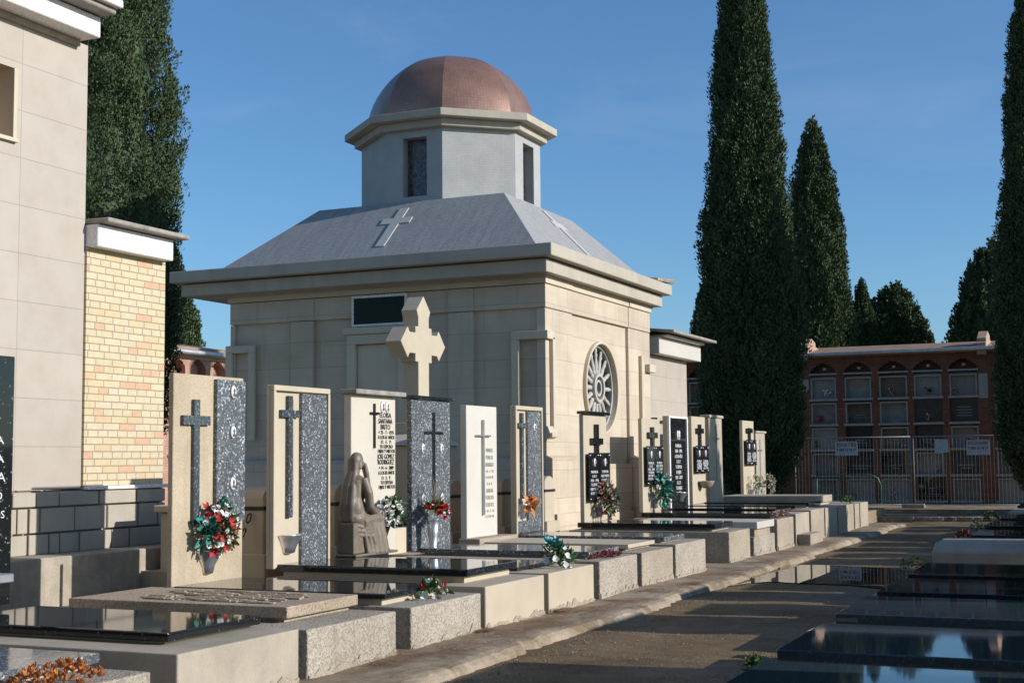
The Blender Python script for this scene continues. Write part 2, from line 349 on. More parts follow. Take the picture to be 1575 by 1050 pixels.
# ------------------------------------------------------------------ mesh helpers
class MB:
    def __init__(s): s.v = []; s.f = []; s.uv = []; s.sm = []
    def add(s, vs, fs, uv=None, smooth=False):
        o = len(s.v); s.v += [tuple(p) for p in vs]
        for i, f in enumerate(fs):
            s.f.append(tuple(o+j for j in f)); s.uv.append(uv[i] if uv else None); s.sm.append(smooth)
        return s
    def box(s, x0, x1, y0, y1, z0, z1):
        v = [(x, y, z) for z in (z0, z1) for y in (y0, y1) for x in (x0, x1)]
        return s.add(v, [(0, 2, 3, 1), (4, 5, 7, 6), (0, 1, 5, 4), (2, 6, 7, 3), (0, 4, 6, 2), (1, 3, 7, 5)])
    def prism(s, poly, axis, a0, a1):
        """poly: 2-D points; axis 'x': (y,z), 'y': (x,z), 'z': (x,y)"""
        def P(p, t): return {'x': (t, p[0], p[1]), 'y': (p[0], t, p[1]), 'z': (p[0], p[1], t)}[axis]
        n = len(poly); ar = sum(poly[i][0]*poly[(i+1) % n][1]-poly[(i+1) % n][0]*poly[i][1] for i in range(n))
        if (ar < 0) != (axis == 'y'): poly = poly[::-1]
        v = [P(p, a0) for p in poly]+[P(p, a1) for p in poly]
        f = [tuple(range(n))[::-1], tuple(range(n, 2*n))]+[(i, (i+1) % n, n+(i+1) % n, n+i) for i in range(n)]
        return s.add(v, f)
    def tube(s, pts, r, n=8, cap=True, smooth=True):
        pts = [Vector(p) for p in pts]; rs = r if isinstance(r, (list, tuple)) else [r]*len(pts)
        vs, fs = [], []
        for i, p in enumerate(pts):
            d = (pts[min(i+1, len(pts)-1)]-pts[max(i-1, 0)]).normalized()
            u = d.cross(Vector((0, 0, 1)) if abs(d.z) < .9 else Vector((0, 1, 0))).normalized(); w_ = d.cross(u)
            for k in range(n):
                a_ = 2*math.pi*k/n; vs.append(p+(u*math.cos(a_)+w_*math.sin(a_))*rs[i])
        for i in range(len(pts)-1):
            for k in range(n): fs.append((i*n+k, i*n+(k+1) % n, (i+1)*n+(k+1) % n, (i+1)*n+k))
        if cap: fs += [tuple(range(n))[::-1], tuple((len(pts)-1)*n+k for k in range(n))]
        return s.add(vs, fs, smooth=smooth)
    def lathe(s, c, prof, n=20, axis='z', sx=1, sy=1, smooth=True):
        vs, fs = [], []
        for r_, h in prof:
            for k in range(n):
                a_ = 2*math.pi*k/n; p = (r_*math.cos(a_)*sx, r_*math.sin(a_)*sy, h)
                if axis == 'x': p = (p[2], p[0], p[1])
                vs.append((c[0]+p[0], c[1]+p[1], c[2]+p[2]))
        for i in range(len(prof)-1):
            for k in range(n): fs.append((i*n+k, i*n+(k+1) % n, (i+1)*n+(k+1) % n, (i+1)*n+k))
        fs += [tuple(range(n))[::-1], tuple((len(prof)-1)*n+k for k in range(n))]
        return s.add(vs, fs, smooth=smooth)
    def ell(s, c, r, n=12, m=8):
        return s.lathe(c, [(max(1e-3, math.sin(math.pi*i/m)), -math.cos(math.pi*i/m)*1) for i in range(m+1)], n) if False else s._ell(c, r, n, m)
    def _ell(s, c, r, n, m):
        prof = [(max(1e-3, math.sin(math.pi*i/m)), -math.cos(math.pi*i/m)) for i in range(m+1)]
        o = len(s.v); s.lathe((0, 0, 0), prof, n)
        for i in range(o, len(s.v)):
            p = s.v[i]; s.v[i] = (c[0]+p[0]*r[0], c[1]+p[1]*r[1], c[2]+p[2]*r[2])
        return s
    def mesh(s, name, org=(0, 0, 0)):
        me = bpy.data.meshes.new(name)
        me.from_pydata([(p[0]-org[0], p[1]-org[1], p[2]-org[2]) for p in s.v], [], s.f)
        if any(s.sm): me.polygons.foreach_set('use_smooth', s.sm)
        if any(u for u in s.uv):
            ul = me.uv_layers.new(name='UVMap'); k = 0
            for f, u in zip(s.f, s.uv):
                for j in range(len(f)):
                    ul.data[k].uv = u[j] if u else (0, 0); k += 1
        me.update(); return me
    def build(s, name, mat, parent=None, bevel=0, seg=1, smooth_angle=None):
        org = ORG.get(parent.name, (0, 0, 0)) if parent else (0, 0, 0)
        me = s.mesh(name, org); me.materials.append(M[mat] if isinstance(mat, str) else mat)
        o = bpy.data.objects.new(name, me); COL.objects.link(o)
        if parent: o.parent = parent; ORG[o.name] = org
        if bevel:
            b = o.modifiers.new('bevel', 'BEVEL'); b.width = bevel; b.segments = seg; b.limit_method = 'ANGLE'; b.angle_limit = R(40)
        return o
    def build_each(s, name, mat, parent=None, bevel=0):
        # every separate solid becomes an object of its own
        par = list(range(len(s.v)))
        def find(i):
            while par[i] != i: par[i] = par[par[i]]; i = par[i]
            return i
        for f in s.f:
            for j in f[1:]: par[find(j)] = find(f[0])
        groups = {}
        for f in s.f: groups.setdefault(find(f[0]), []).append(f)
        for g in groups.values():
            ids = sorted({j for f in g for j in f}); mp = {j: k for k, j in enumerate(ids)}
            MB().add([s.v[j] for j in ids], [tuple(mp[j] for j in f) for f in g]).build(name, mat, parent, bevel)

def tag(o, label=None, cat=None, group=None, kind=None):
    if label: o['label'] = label
    if cat: o['category'] = cat
    if group: o['group'] = group
    if kind: o['kind'] = kind
    return o
def thing(name, label, cat, loc, group=None):
    o = bpy.data.objects.new(name, None); COL.objects.link(o); o.location = loc; o.empty_display_size = .2
    ORG[o.name] = tuple(loc); return tag(o, label, cat, group)
def struct(o): o['kind'] = 'structure'; return o

_tc = {}
def text_mesh(body, size, depth=.004, align='CENTER', bold=0, shear=0):
    key = (body, size, depth, align, bold)
    if key in _tc: return _tc[key]
    cu = bpy.data.curves.new('text', 'FONT'); cu.body = body; cu.size = size; cu.extrude = depth/2; cu.align_x = align; cu.align_y = 'CENTER'
    cu.offset = bold; cu.resolution_u = 2; cu.space_line = .95
    o = bpy.data.objects.new('text', cu); COL.objects.link(o)
    dg = bpy.context.evaluated_depsgraph_get(); dg.update()
    me = bpy.data.meshes.new_from_object(o.evaluated_get(dg)); me.name = 'inscription'
    bpy.data.objects.remove(o); _tc[key] = me
    return me
ROT_X = Matrix(((0, 0, 1), (1, 0, 0), (0, 1, 0)))      # text lies in YZ, faces +X
ROT_Y = Matrix(((1, 0, 0), (0, 0, -1), (0, 1, 0)))     # text lies in XZ, faces -Y
def inscription(lines, mat, parent, plane, face='x', depth=.004, bold=0, name='inscription'):
    """lines: (text, size, horizontal centre, z); one mesh for the whole inscription"""
    mb = MB(); rot = ROT_X if face == 'x' else ROT_Y
    for t, size, u, z, *wd in lines:
        me = text_mesh(t, size, depth, bold=bold)
        xs = [v.co.x for v in me.vertices]
        k = 1.0
        if wd and xs: k = wd[0]/max(1e-3, max(xs)-min(xs))
        off = Vector((plane, u, z)) if face == 'x' else Vector((u, plane, z))
        vs = [tuple(rot @ Vector((v.co.x*k, v.co.y, v.co.z)) + off) for v in me.vertices]
        mb.add(vs, [tuple(p.vertices) for p in me.polygons])
    return mb.build(name, mat, parent)

# ------------------------------------------------------------------ ground
struct(MB().add([(-900, -300, -.03), (900, -300, -.03), (900, 1500, -.03), (-900, 1500, -.03)], [(0, 1, 2, 3)]).build('ground', 'soil'))
def sheet(name, mat, x0, x1, y0, y1, nx, ny, zf, wob=0):
    vs = []; r_ = random.Random(3)
    for j in range(ny+1):
        for i in range(nx+1):
            x = x0+(x1-x0)*i/nx; y = y0+(y1-y0)*j/ny
            if wob and i in (0, nx): x += r_.uniform(-wob, wob)
            vs.append((x, y, zf(x, y)))
    fs = [(j*(nx+1)+i, j*(nx+1)+i+1, (j+1)*(nx+1)+i+1, (j+1)*(nx+1)+i) for j in range(ny) for i in range(nx)]
    return struct(MB().add(vs, fs, smooth=True).build(name, mat))
sheet('path', 'path', -4.95, -2.3, -2, 60, 12, 200, lambda x, y: .0+.006*math.sin(x*5+y*1.7)*math.sin(y*.9))
# pavement with a broken, wandering edge on the path side
def pavement():
    mb = MB(); r_ = random.Random(11); n = 330; rows = []
    y = 3.0; seg = 1.9; off = 0
    for j in range(n+1):
        y = 3+j*(32.6-3)/n
        k = int((y+.7)//seg)
        rr = random.Random(k*7+1); off = rr.uniform(-.06, .09)
        xe = -4.66-.008*(y-9)+off+r_.uniform(-.018, .018)
        if (y+.7) % seg < .12: xe -= .07
        zt = .075+.01*math.sin(y*1.3)+r_.uniform(-.004, .004)
        rows.append([(-5.9, y, zt-.005), (-5.2, y, zt+r_.uniform(-.004, .004)), (xe-.10, y, zt+r_.uniform(-.006, .006)), (xe-.03, y, zt-.012+r_.uniform(-.008, .006)), (xe+r_.uniform(-.01, .012), y, zt-.04), (xe+.035+r_.uniform(-.01, .02), y, -.02)])
    vs = [p for rw in rows for p in rw]; m_ = 6
    fs = [(j*m_+i, j*m_+i+1, (j+1)*m_+i+1, (j+1)*m_+i) for j in range(n) for i in range(m_-1)]
    fs.append(tuple(n*m_+i for i in range(m_)))
    return struct(mb.add(vs, fs).build('pavement', 'pave'))
pavement()
struct(MB().box(-40, -8.02, 12.25, 36, -.02, .42).build('terrace', 'conc_b')); struct(MB().box(-40, -8.03, -5, 12.248, -.02, .16).build('lower_terrace', 'conc_b'))
struct(MB().box(-8.02, -5.85, 3, 36, -.02, .28).build('burial_ground', 'soil'))
# far cross path kerb
mb = MB(); r_ = random.Random(5)
pts = [(-6.3+.1*i) for i in range(0, 46)]
for i in range(45):
    mb.box(pts[i], pts[i+1]-.002, 35.0+r_.uniform(-.05, .05), 35.9+r_.uniform(-.04, .04), -.02, .10+r_.uniform(-.006, .006))
struct(mb.build('cross_kerb', 'pave'))
struct(MB().box(-14, 1, 40.1, 44.9, -.02, .10).build('far_pavement', 'pave'))
# puddle
ctrl = [(-4.66, 16.9), (-4.35, 17.55), (-3.9, 17.5), (-3.3, 17.45), (-2.86, 17.15), (-2.75, 18.0), (-2.8, 19.4), (-3.1, 20.1), (-3.7, 20.35), (-4.3, 20.5), (-4.78, 20.2), (-4.62, 19.4), (-4.72, 18.4), (-4.58, 17.6)]
pp = []
for i in range(len(ctrl)):
    p0, p1, p2, p3 = [Vector(ctrl[(i+k-1) % len(ctrl)]) for k in range(4)]
    for t in [j/6 for j in range(6)]:
        q = .5*((2*p1)+(p2-p0)*t+(2*p0-5*p1+4*p2-p3)*t*t+(3*p1-p0-3*p2+p3)*t**3); pp.append((q.x+rnd.uniform(-.012, .012), q.y+rnd.uniform(-.02, .02), .012))
o = MB().add(pp, [tuple(range(len(pp)))]).build('puddle_water', 'water'); struct(o)
# pine-needle litter on the pavement
def litter():
    mb = MB(); r_ = random.Random(21)
    cl = [(-5.05, 10.1, .25), (-5.1, 10.9, .3), (-5.0, 11.6, .25), (-5.15, 12.4, .3), (-5.0, 13.2, .3), (-4.95, 14.0, .3), (-5.1, 15.3, .3), (-4.9, 16.2, .2), (-5.0, 17.6, .4), (-5.1, 18.4, .4), (-4.95, 20.1, .3), (-5.1, 22.3, .3), (-5.2, 9.4, .25), (-5, 24.5, .4), (-4.55, 19, .5), (-5.3, 13, .1), (-5.32, 11.2, .08)]
    for i in range(5200):
        cx, cy, rr = r_.choice(cl); x = cx+r_.gauss(0, rr*.4); y = cy+r_.gauss(0, rr*.9)
        if not -5.38 < x < -4.78: continue
        a_ = r_.uniform(0, 6.28); l_ = r_.uniform(.012, .032); wd = .003
        d = Vector((math.cos(a_), math.sin(a_), 0)); q = Vector((-d.y, d.x, 0))*wd; c_ = Vector((x, y, .098+r_.uniform(-.004, .004)))
        mb.add([c_-d*l_-q, c_+d*l_-q, c_+d*l_+q, c_-d*l_+q], [(0, 1, 2, 3)])
    return tag(mb.build('needle_litter', 'needle'), 'rust brown needle litter scattered on the left pavement', 'litter', kind='stuff')
litter()

def pebbles():
    r_ = random.Random(31); mb = MB()
    for i in range(2600):
        y = 8.5+r_.random()**1.5*18; x = r_.choice((r_.uniform(-4.55, -2.6), r_.gauss(-4.5, .12), r_.gauss(-2.7, .12)))
        if not -4.6 < x < -2.45 or (17.3 < y < 20.6): continue
        s_ = r_.uniform(.004, .011)*(1.6 if r_.random() < .06 else 1); a_ = r_.uniform(0, 3); c, sn = math.cos(a_), math.sin(a_)
        q = [(s_*c, s_*sn, 0), (-s_*sn*.8, s_*c*.8, 0), (-s_*c, -s_*sn, 0), (s_*sn*.7, -s_*c*.7, 0), (0, 0, s_*.7), (0, 0, -s_*.5)]
        mb.add([(x+p[0], y+p[1], .006+p[2]) for p in q], [(0, 1, 4), (1, 2, 4), (2, 3, 4), (3, 0, 4), (1, 0, 5), (2, 1, 5), (3, 2, 5), (0, 3, 5)])
    tag(mb.build('gravel', 'pave'), 'loose pale grit scattered over the path', 'gravel', kind='stuff')
    mb = MB()
    for i in range(700):
        y = 9+r_.random()**1.4*18; x = r_.choice((r_.gauss(-4.52, .10), r_.gauss(-2.62, .10), r_.uniform(-4.5, -2.6)))
        if not -4.62 < x < -2.48 or (17.3 < y < 20.6): continue
        a_ = r_.uniform(0, 6.28); l_ = r_.uniform(.012, .03); d = Vector((math.cos(a_), math.sin(a_), r_.uniform(-.1, .3))); q = Vector((-d.y, d.x, r_.uniform(-.3, .3)))*.38; c_ = Vector((x, y, .016))
        mb.add([c_-d*l_, c_+q*l_, c_+d*l_, c_-q*l_], [(0, 1, 2, 3)])
    tag(mb.build('dry_leaves', 'needle'), 'dry brown leaves lying along the edges of the path', 'leaves', kind='stuff')
pebbles()

# ------------------------------------------------------------------ cypresses
def np_mesh(name, V, quads, mat):
    me = bpy.data.meshes.new(name)
    me.vertices.add(len(V)); me.vertices.foreach_set('co', V.astype(np.float32).ravel())
    nq = len(quads); me.loops.add(nq*4); me.loops.foreach_set('vertex_index', quads.astype(np.int32).ravel())
    me.polygons.add(nq); me.polygons.foreach_set('loop_start', np.arange(0, nq*4, 4, dtype=np.int32)); me.polygons.foreach_set('loop_total', np.full(nq, 4, np.int32))
    me.update(calc_edges=True); me.validate(); me.materials.append(M[mat]); return me
def cyp_profile(t, kind):
    if kind == 'column': return np.minimum(1, (t/.10)**.5)*(1-np.clip((t-.22)/.78, 0, 1)**1.75)**.9*(.88+.12*np.sin(np.pi*np.clip(t/.5, 0, 1)))
    if kind == 'round': return np.minimum(1, (t/.10)**.5)*(1-np.clip((t-.30)/.70, 0, 1)**2.3)**.75
    if kind == 'waisted': return cyp_profile(t, 'column')*(.74+.26*np.clip(t/.42, 0, 1))
    if kind == 'spindle': return np.minimum(1, .55+.45*np.clip(t/.3, 0, 1))*(1-np.clip((t-.3)/.7, 0, 1)**1.6)
    return np.minimum(1, (t/.25)**.5)*(1-np.clip((t-.45)/.55, 0, 1)**2.4)**.7       # bushy
def cypress_mesh(seed, H, Rm, kind, nplume, nleaf, leaf=.13, plume=.75, base=.25):
    g = np.random.default_rng(seed)
    # plumes: flame-shaped sprays all over the crown
    t = g.random(nplume*3); keep = g.random(nplume*3) < np.clip(cyp_profile(t, kind)+.12, 0, 1); t = t[keep][:nplume]; n = len(t)
    ph = g.random(n)*2*np.pi
    lump = 1+.07*np.sin(3*ph+5*t*H/4+seed)+.05*np.sin(5*ph-9*t+seed*2)+.045*g.standard_normal(n)
    rad = Rm*cyp_profile(t, kind)*lump*(.72+.30*g.random(n)**.6)
    c = np.stack([rad*np.cos(ph), rad*np.sin(ph), base+t*(H-base)], 1)
    out = np.stack([np.cos(ph), np.sin(ph), np.zeros(n)], 1)
    ax = out*(.16+.16*g.random((n, 1)))+np.array([0, 0, 1.])+g.standard_normal((n, 3))*.10; ax /= np.linalg.norm(ax, axis=1, keepdims=True)
    L = plume*(.6+.8*g.random(n))*np.clip(1.15-t*.55, .4, 1); W = L*(.20+.10*g.random(n))
    N = n*nleaf; idx = np.repeat(np.arange(n), nleaf)
    s = g.random(N)**.8; pr = W[idx]*np.sin(np.pi*np.clip(s*.85+.1, 0, 1))*(.5+.6*g.random(N))
    e1 = np.cross(ax, np.array([.3, .9, .1])); e1 /= np.linalg.norm(e1, axis=1, keepdims=True); e2 = np.cross(ax, e1)
    a_ = g.random(N)*2*np.pi; rd = e1[idx]*np.cos(a_)[:, None]+e2[idx]*np.sin(a_)[:, None]
    P = c[idx]+ax[idx]*((s-.35)*L[idx])[:, None]+rd*pr[:, None]
    d = ax[idx]*(1.0)+rd*(.2+.5*g.random((N, 1)))+g.standard_normal((N, 3))*.16; d /= np.linalg.norm(d, axis=1, keepdims=True)
    q = np.cross(d, g.standard_normal((N, 3))); q /= np.linalg.norm(q, axis=1, keepdims=True)
    l_ = (leaf*(.6+.8*g.random(N)))[:, None]; w_ = l_*.23
    V = np.stack([P-d*l_*.4, P+q*w_, P+d*l_*.6, P-q*w_], 1).reshape(-1, 3)
    Q = np.arange(N*4).reshape(-1, 4)
    # inner mass, so the sky does not show through the middle
    nu, nv = 20, 30; tt = np.linspace(0.0, .985, nv); rr = Rm*cyp_profile(np.maximum(tt, .02), kind)*.70
    an = np.linspace(0, 2*np.pi, nu, endpoint=False)
    jit = 1+.12*g.standard_normal((nv, nu))
    C = np.stack([rr[:, None]*np.cos(an)*jit, rr[:, None]*np.sin(an)*jit, np.repeat((base+tt*(H-base))[:, None], nu, 1)], 2).reshape(-1, 3)
    o_ = len(V); Qc = np.array([(o_+i*nu+k, o_+i*nu+(k+1) % nu, o_+(i+1)*nu+(k+1) % nu, o_+(i+1)*nu+k) for i in range(nv-1) for k in range(nu)])
    surf = P[g.random(N) > .5]
    return np.vstack([V, C]), np.vstack([Q, Qc]), surf
def cypress(loc, mesh, H, label, cones=None, group='cypress trees', sc_=1.0, rz=0.0, coneseed=1):
    r = thing('cypress_tree', label, 'tree', loc, group)
    tr = MB().lathe((loc[0], loc[1], loc[2]), [(.26, -.1), (.2, .4), (.14, H*.5), (.04, H*.9)], 9).build('trunk', 'bark', r)
    cr = bpy.data.objects.new('crown', mesh); COL.objects.link(cr); cr.parent = r
    r.scale = (sc_, sc_, sc_); r.rotation_euler = (0, 0, rz)
    if cones is not None:
        g = np.random.default_rng(coneseed); k = len(cones); s_ = .020*(.7+.6*g.random((k, 1, 1)))
        oc = np.array([(1, 0, 0), (-1, 0, 0), (0, 1, 0), (0, -1, 0), (0, 0, 1.2), (0, 0, -1.2)])
        V = (cones[:, None, :]+oc[None]*s_).reshape(-1, 3)
        fq = np.array([(0, 2, 4, 4), (2, 1, 4, 4), (1, 3, 4, 4), (3, 0, 4, 4), (2, 0, 5, 5), (1, 2, 5, 5), (3, 1, 5, 5), (0, 3, 5, 5)])
        tri = fq[:, :3]
        me = bpy.data.meshes.new('cones'); me.from_pydata(V.tolist(), [], [tuple(int(i*6+x) for x in f) for i in range(k) for f in tri]); me.materials.append(M['cone'])
        co = bpy.data.objects.new('cones', me); COL.objects.link(co); co.parent = r; co['kind'] = 'stuff'
    return r
V, Q, S = cypress_mesh(1, 17.9, 1.30, 'column', 4300, 64, .085, .72)
mA = np_mesh('crown', V, Q, 'cyp'); g_ = np.random.default_rng(3)
cA = S[g_.choice(len(S), 900, replace=False)]; ra = np.hypot(cA[:, 0], cA[:, 1]); cA = cA[(ra > .95)]
cypress((-9.62, 37.6, .0), mA, 17.9, 'tallest cypress, just right of the mausoleum, its top cut off by the frame', cA)
V, Q, S = cypress_mesh(2, 19.0, 1.75, 'waisted', 4200, 70, .066, .60)
mB = np_mesh('crown', V, Q, 'cyp')
cB = S[g_.choice(len(S), 2600, replace=False)]; ra = np.hypot(cB[:, 0], cB[:, 1]); cB = cB[(ra > 1.1)]
cypress((-19.62, 22.6, .4), mB, 19.0, 'broad cypress dotted with pale cones behind the yellow brick wing at left', cB)
V, Q, S = cypress_mesh(4, 8.0, 1.15, 'spindle', 1300, 56, .085, .55)
mC = np_mesh('crown', V, Q, 'cyp')
cypress((-31.3, 40.0, 0), mC, 8.0, 'slim cypress seen between the brick wing and the mausoleum cornice', S[g_.choice(len(S), 150, replace=False)], sc_=1.14)
V, Q, S = cypress_mesh(5, 16.2, 1.38, 'round', 2800, 50, .12, .8)
mD = np_mesh('crown', V, Q, 'cyp')
cypress((-12.35, 60, 0), mD, 16.4, 'pointed second-tallest cypress rising behind the niche block roof')
cypress((-16.3, 56, 0), mD, 16.4, 'low cypress peeking out left of the tallest cypress', sc_=.54, rz=1.0)
V, Q, S = cypress_mesh(6, 9.4, 1.75, 'bushy', 1700, 46, .13, .7)
mE = np_mesh('crown', V, Q, 'cyp')
cypress((-9.85, 65, 0), mE, 9.4, 'rounded bushy cypress behind the middle of the niche block')
cypress((-10.95, 63, 0), mD, 16.4, 'narrow small cypress touching the rounded bushy one', sc_=.585, rz=2.2)
cypress((-5.0, 62, 0), mE, 9.4, 'dark ragged cypress behind the right end of the niche block', sc_=1.13, rz=2.5)
cypress((-4.4, 64, 0), mE, 9.4, 'dark cypress half hidden by the tree at the right picture edge', sc_=1.02, rz=4)
cypress((-1.85, 36.5, 0), mA, 17.9, 'dark cypress at the right picture edge in front of the niche block', sc_=.87, rz=1.9)
# trees to the right of the frame, of the same avenue, that shade the niche block and the far graves
for i, (x, y, s_) in enumerate(((2.4, 38.5, .75), (5.5, 39.5, .7), (8.8, 40.5, .8), (12, 41.5, .75))):
    cypress((x, y, 0), mA, 17.9, 'cypress of the avenue beyond the right picture edge', sc_=s_, rz=i*1.3, group='cypresses of the avenue outside the frame')

cypress((4.0, 28.95, 0), mC, 8.0, 'slim young cypress beyond the right picture edge that shades the far graves', sc_=.88, group='cypresses of the avenue outside the frame')

for i in range(8):  # unseen trees added to block low skylight on the walls facing the viewer
    cypress((-21+i*3.4, -9.5-(i % 3)*.8, 0), mB, 19.0, 'unseen cypress added behind the viewer to hold back skylight', sc_=.85, rz=i*.9, group='cypresses added behind the viewer to hold back skylight')

# ------------------------------------------------------------------ mausoleum
CX, CY = -11.95, 23.63
X0, X1, Y0, Y1 = -15.10, -8.80, 20.93, 26.33
Z0, ZT = .40, 4.62
ma = thing('mausoleum', 'pale stone mausoleum with copper coloured dome and rose window', 'mausoleum', (CX, CY, Z0))
IN = .06      # panels lie this far behind the piers
b = MB()
# hollow shell: front, left, back walls
b.box(X0+IN, X1-IN, Y0+IN, Y0+.35, Z0, ZT)
b.box(X0+IN, X0+.35, Y0+.352, Y1-.35, Z0, ZT); b.box(X0+IN, X1-IN, Y1-.348, Y1-IN, Z0, ZT)
# facade wall (+X) with a round hole
RY, RZ, RR = 23.60, 2.88, .80
def holed_wall(mb, xf, xb, ya, yb, za, zb, cy, cz, rr, n=64):
    per = []
    for k in range(n):
        a_ = 2*math.pi*k/n; dy, dz = math.cos(a_), math.sin(a_)
        h = 1.02; m_ = max(abs(dy), abs(dz)); per.append((cy+dy/m_*h, cz+dz/m_*h))
    cir = [(cy+rr*math.cos(2*math.pi*k/n), cz+rr*math.sin(2*math.pi*k/n)) for k in range(n)]
    vs = [(xf, *p) for p in per]+[(xf, *p) for p in cir]+[(xb, *p) for p in cir]
    fs = []
    for k in range(n):
        k2 = (k+1) % n
        fs.append((k, k2, n+k2, n+k)); fs.append((n+k, n+k2, 2*n+k2, 2*n+k))
    mb.add(vs, fs)
    h = 1.02
    mb.box(xb, xf, ya, cy-h, za, zb); mb.box(xb, xf, cy+h, yb, za, zb)
    mb.box(xb, xf, cy-h, cy+h, za, cz-h); mb.box(xb, xf, cy-h, cy+h, cz+h, zb)
holed_wall(b, X1-IN, X1-.35, Y0+.352, Y1-.35, Z0, ZT, RY, RZ, RR)
b.build('wall', 'lime', ma)
# piers, bands and plinth, all proud of the wall
p = MB()
def pier_front(xa, xb, pr=0.0): p.box(xa, xb, Y0-pr, Y0+IN-.001, Z0, 4.10)
def pier_side(ya, yb, pr=0.0): p.box(X1-IN+.001, X1+pr, ya, yb, Z0, 4.10)
pier_front(-13.77, -13.30, .02); pier_front(-10.60, -10.13, .02)
pier_front(X0, X0+.10); pier_front(X1-.16, X1)
pier_side(Y0+IN, 22.13); pier_side(25.05, Y1)
p.box(X0, X0+IN-.001, Y0+IN, Y1, Z0, 4.10)
p.build_each('pier', 'lime', ma, .006)
bd = MB()
bd.box(X0, X1+.012, Y0-.012, Y0+IN-.002, 4.112, 4.50); bd.box(X1-IN+.002, X1+.012, Y0+IN, 22.125, 4.112, 4.50)
bd.box(X1-IN+.002, X1+.004, 22.14, 25.04, 4.112, 4.50); bd.box(X1-IN+.002, X1+.012, 25.055, Y1, 4.112, 4.50)
for xa, xb in ((-13.79, -13.28), (-10.62, -10.11)): bd.box(xa, xb, Y0-.03, Y0-.0125, 4.112, 4.50)
bd.box(X0-.0, X0+IN-.002, Y0+IN, Y1, 4.112, 4.50)
bd.build('frieze', 'lime', ma, .005)
b2 = MB()
b2.box(X0-.03, X1+.04, Y0-.05, Y0+IN-.003, 4.512, 4.63); b2.box(X1-IN+.003, X1+.04, Y0+IN, 22.1, 4.512, 4.63)
b2.box(X1-IN+.003, X1+.025, 22.115, 25.06, 4.512, 4.63); b2.box(X1-IN+.003, X1+.04, 25.075, Y1+.04, 4.512, 4.63)
b2.box(X0-.06, X0+IN-.003, Y0+IN, Y1+.04, 4.512, 4.63)
b2.build('upper_moulding', 'lime_plain', ma, .006)
pl = MB()
for ya, yb in ((Y0-.08, 22.15), (25.0, Y1+.06)):
    pl.box(X1+.001, X1+.10, ya, yb, Z0, 1.58); pl.prism([(X1+.001, 1.581), (X1+.10, 1.581), (X1+.10, 1.61), (X1+.001, 1.66)], 'y', ya, yb)
    pl.box(X1+.101, X1+.17, ya-.06, yb+.04, Z0, .70)
pl.box(X1-IN+.002, X1+.05, 22.152, 24.998, Z0, 1.50); pl.box(X1+.051, X1+.10, 22.19, 24.96, Z0, .62)
pl.box(X0-.02, X1, Y0-.09, Y0-.021, Z0, 1.55); pl.prism([(Y0-.021, 1.551), (Y0-.09, 1.551), (Y0-.021, 1.62)], 'x', X0-.02, X1)
pl.box(X0-.06, X1-.0, Y0-.17, Y0-.091, Z0, .66)
pl.build('plinth', 'lime', ma, .008)
# framed niches wrapped round the corners
fr = MB()
def frame_front(xa, xb, za, zb, wdt=.14, pr=.07, right=True):
    y_ = Y0-.001
    fr.box(xa, xa+wdt, y_-pr, y_, za, zb-wdt); fr.box(xa, xb, y_-pr, y_, zb-wdt+.0005, zb)
    if right: fr.box(xb-wdt, xb, y_-pr, y_, za, zb-wdt)
frame_front(-9.40, X1+.07, 1.98, 3.72, right=False); frame_front(X0-.06, -14.53, 1.98, 3.72)
fr.box(X1+.001, X1+.07, Y0+.16, Y0+.24, 2.1, 3.62); fr.box(X1+.001, X1+.07, Y0-.001, Y0+.24, 3.58, 3.72)
fr.prism([(X1+.001, 1.93), (X1+.085, 1.96), (X1+.085, 2.04), (X1+.05, 2.14), (X1+.001, 2.14)], 'y', Y0-.06, Y0+.27)
fr.box(X1+.001, X1+.07, Y1-.70, Y1-.58, 1.6, 3.6); fr.box(X1+.001, X1+.10, Y1-.30, Y1+.07, 3.3, 3.46)
# portal frame and sign surround
frame_front(-12.56, -11.36, .7, 3.80, .17, .10)
fr.box(-12.63, -11.25, Y0-.125, Y0-.002, 3.805, 3.93)
fr.build_each('frame_piece', 'lime_plain', ma, .008)
dr = MB().box(-12.38, -11.54, Y0-.028, Y0-.003, .6, 3.62).build('door', 'lime_plain', ma, .004)
sg = MB()
for bx in ((-12.48, -11.38, 4.445, 4.49), (-12.48, -11.38, 3.945, 3.985), ): sg.box(bx[0], bx[1], Y0-.06, Y0-.0135, bx[2], bx[3])
sg.box(-12.48, -12.44, Y0-.06, Y0-.0135, 3.986, 4.444); sg.box(-11.42, -11.38, Y0-.06, Y0-.0135, 3.986, 4.444)
sgo = sg.build('transom_frame', 'white', ma); MB().box(-12.44, -11.42, Y0-.045, Y0-.0136, 3.985, 4.445).build('transom_glass', 'greenglass', sgo)
# cornice: three steps, longer over the left end
c1 = MB().box(-15.92, X1+.20, Y0-.40, Y1+.26, 4.645, 4.86).build('lower_cornice', 'cornice', ma, .008)
c2 = MB().box(-16.06, X1+.36, Y0-.57, Y1+.42, 4.885, 5.09).build('upper_cornice', 'cornice', ma, .01)
MB().box(-15.8, X1+.1, Y0-.3, Y1+.2, 4.855, 4.89).build('cornice_shadow_gap', 'cornice', ma)
MB().box(-15.4, X1+.05, Y0-.1, Y1+.1, 4.60, 4.66).build('soffit', 'cornice', ma)
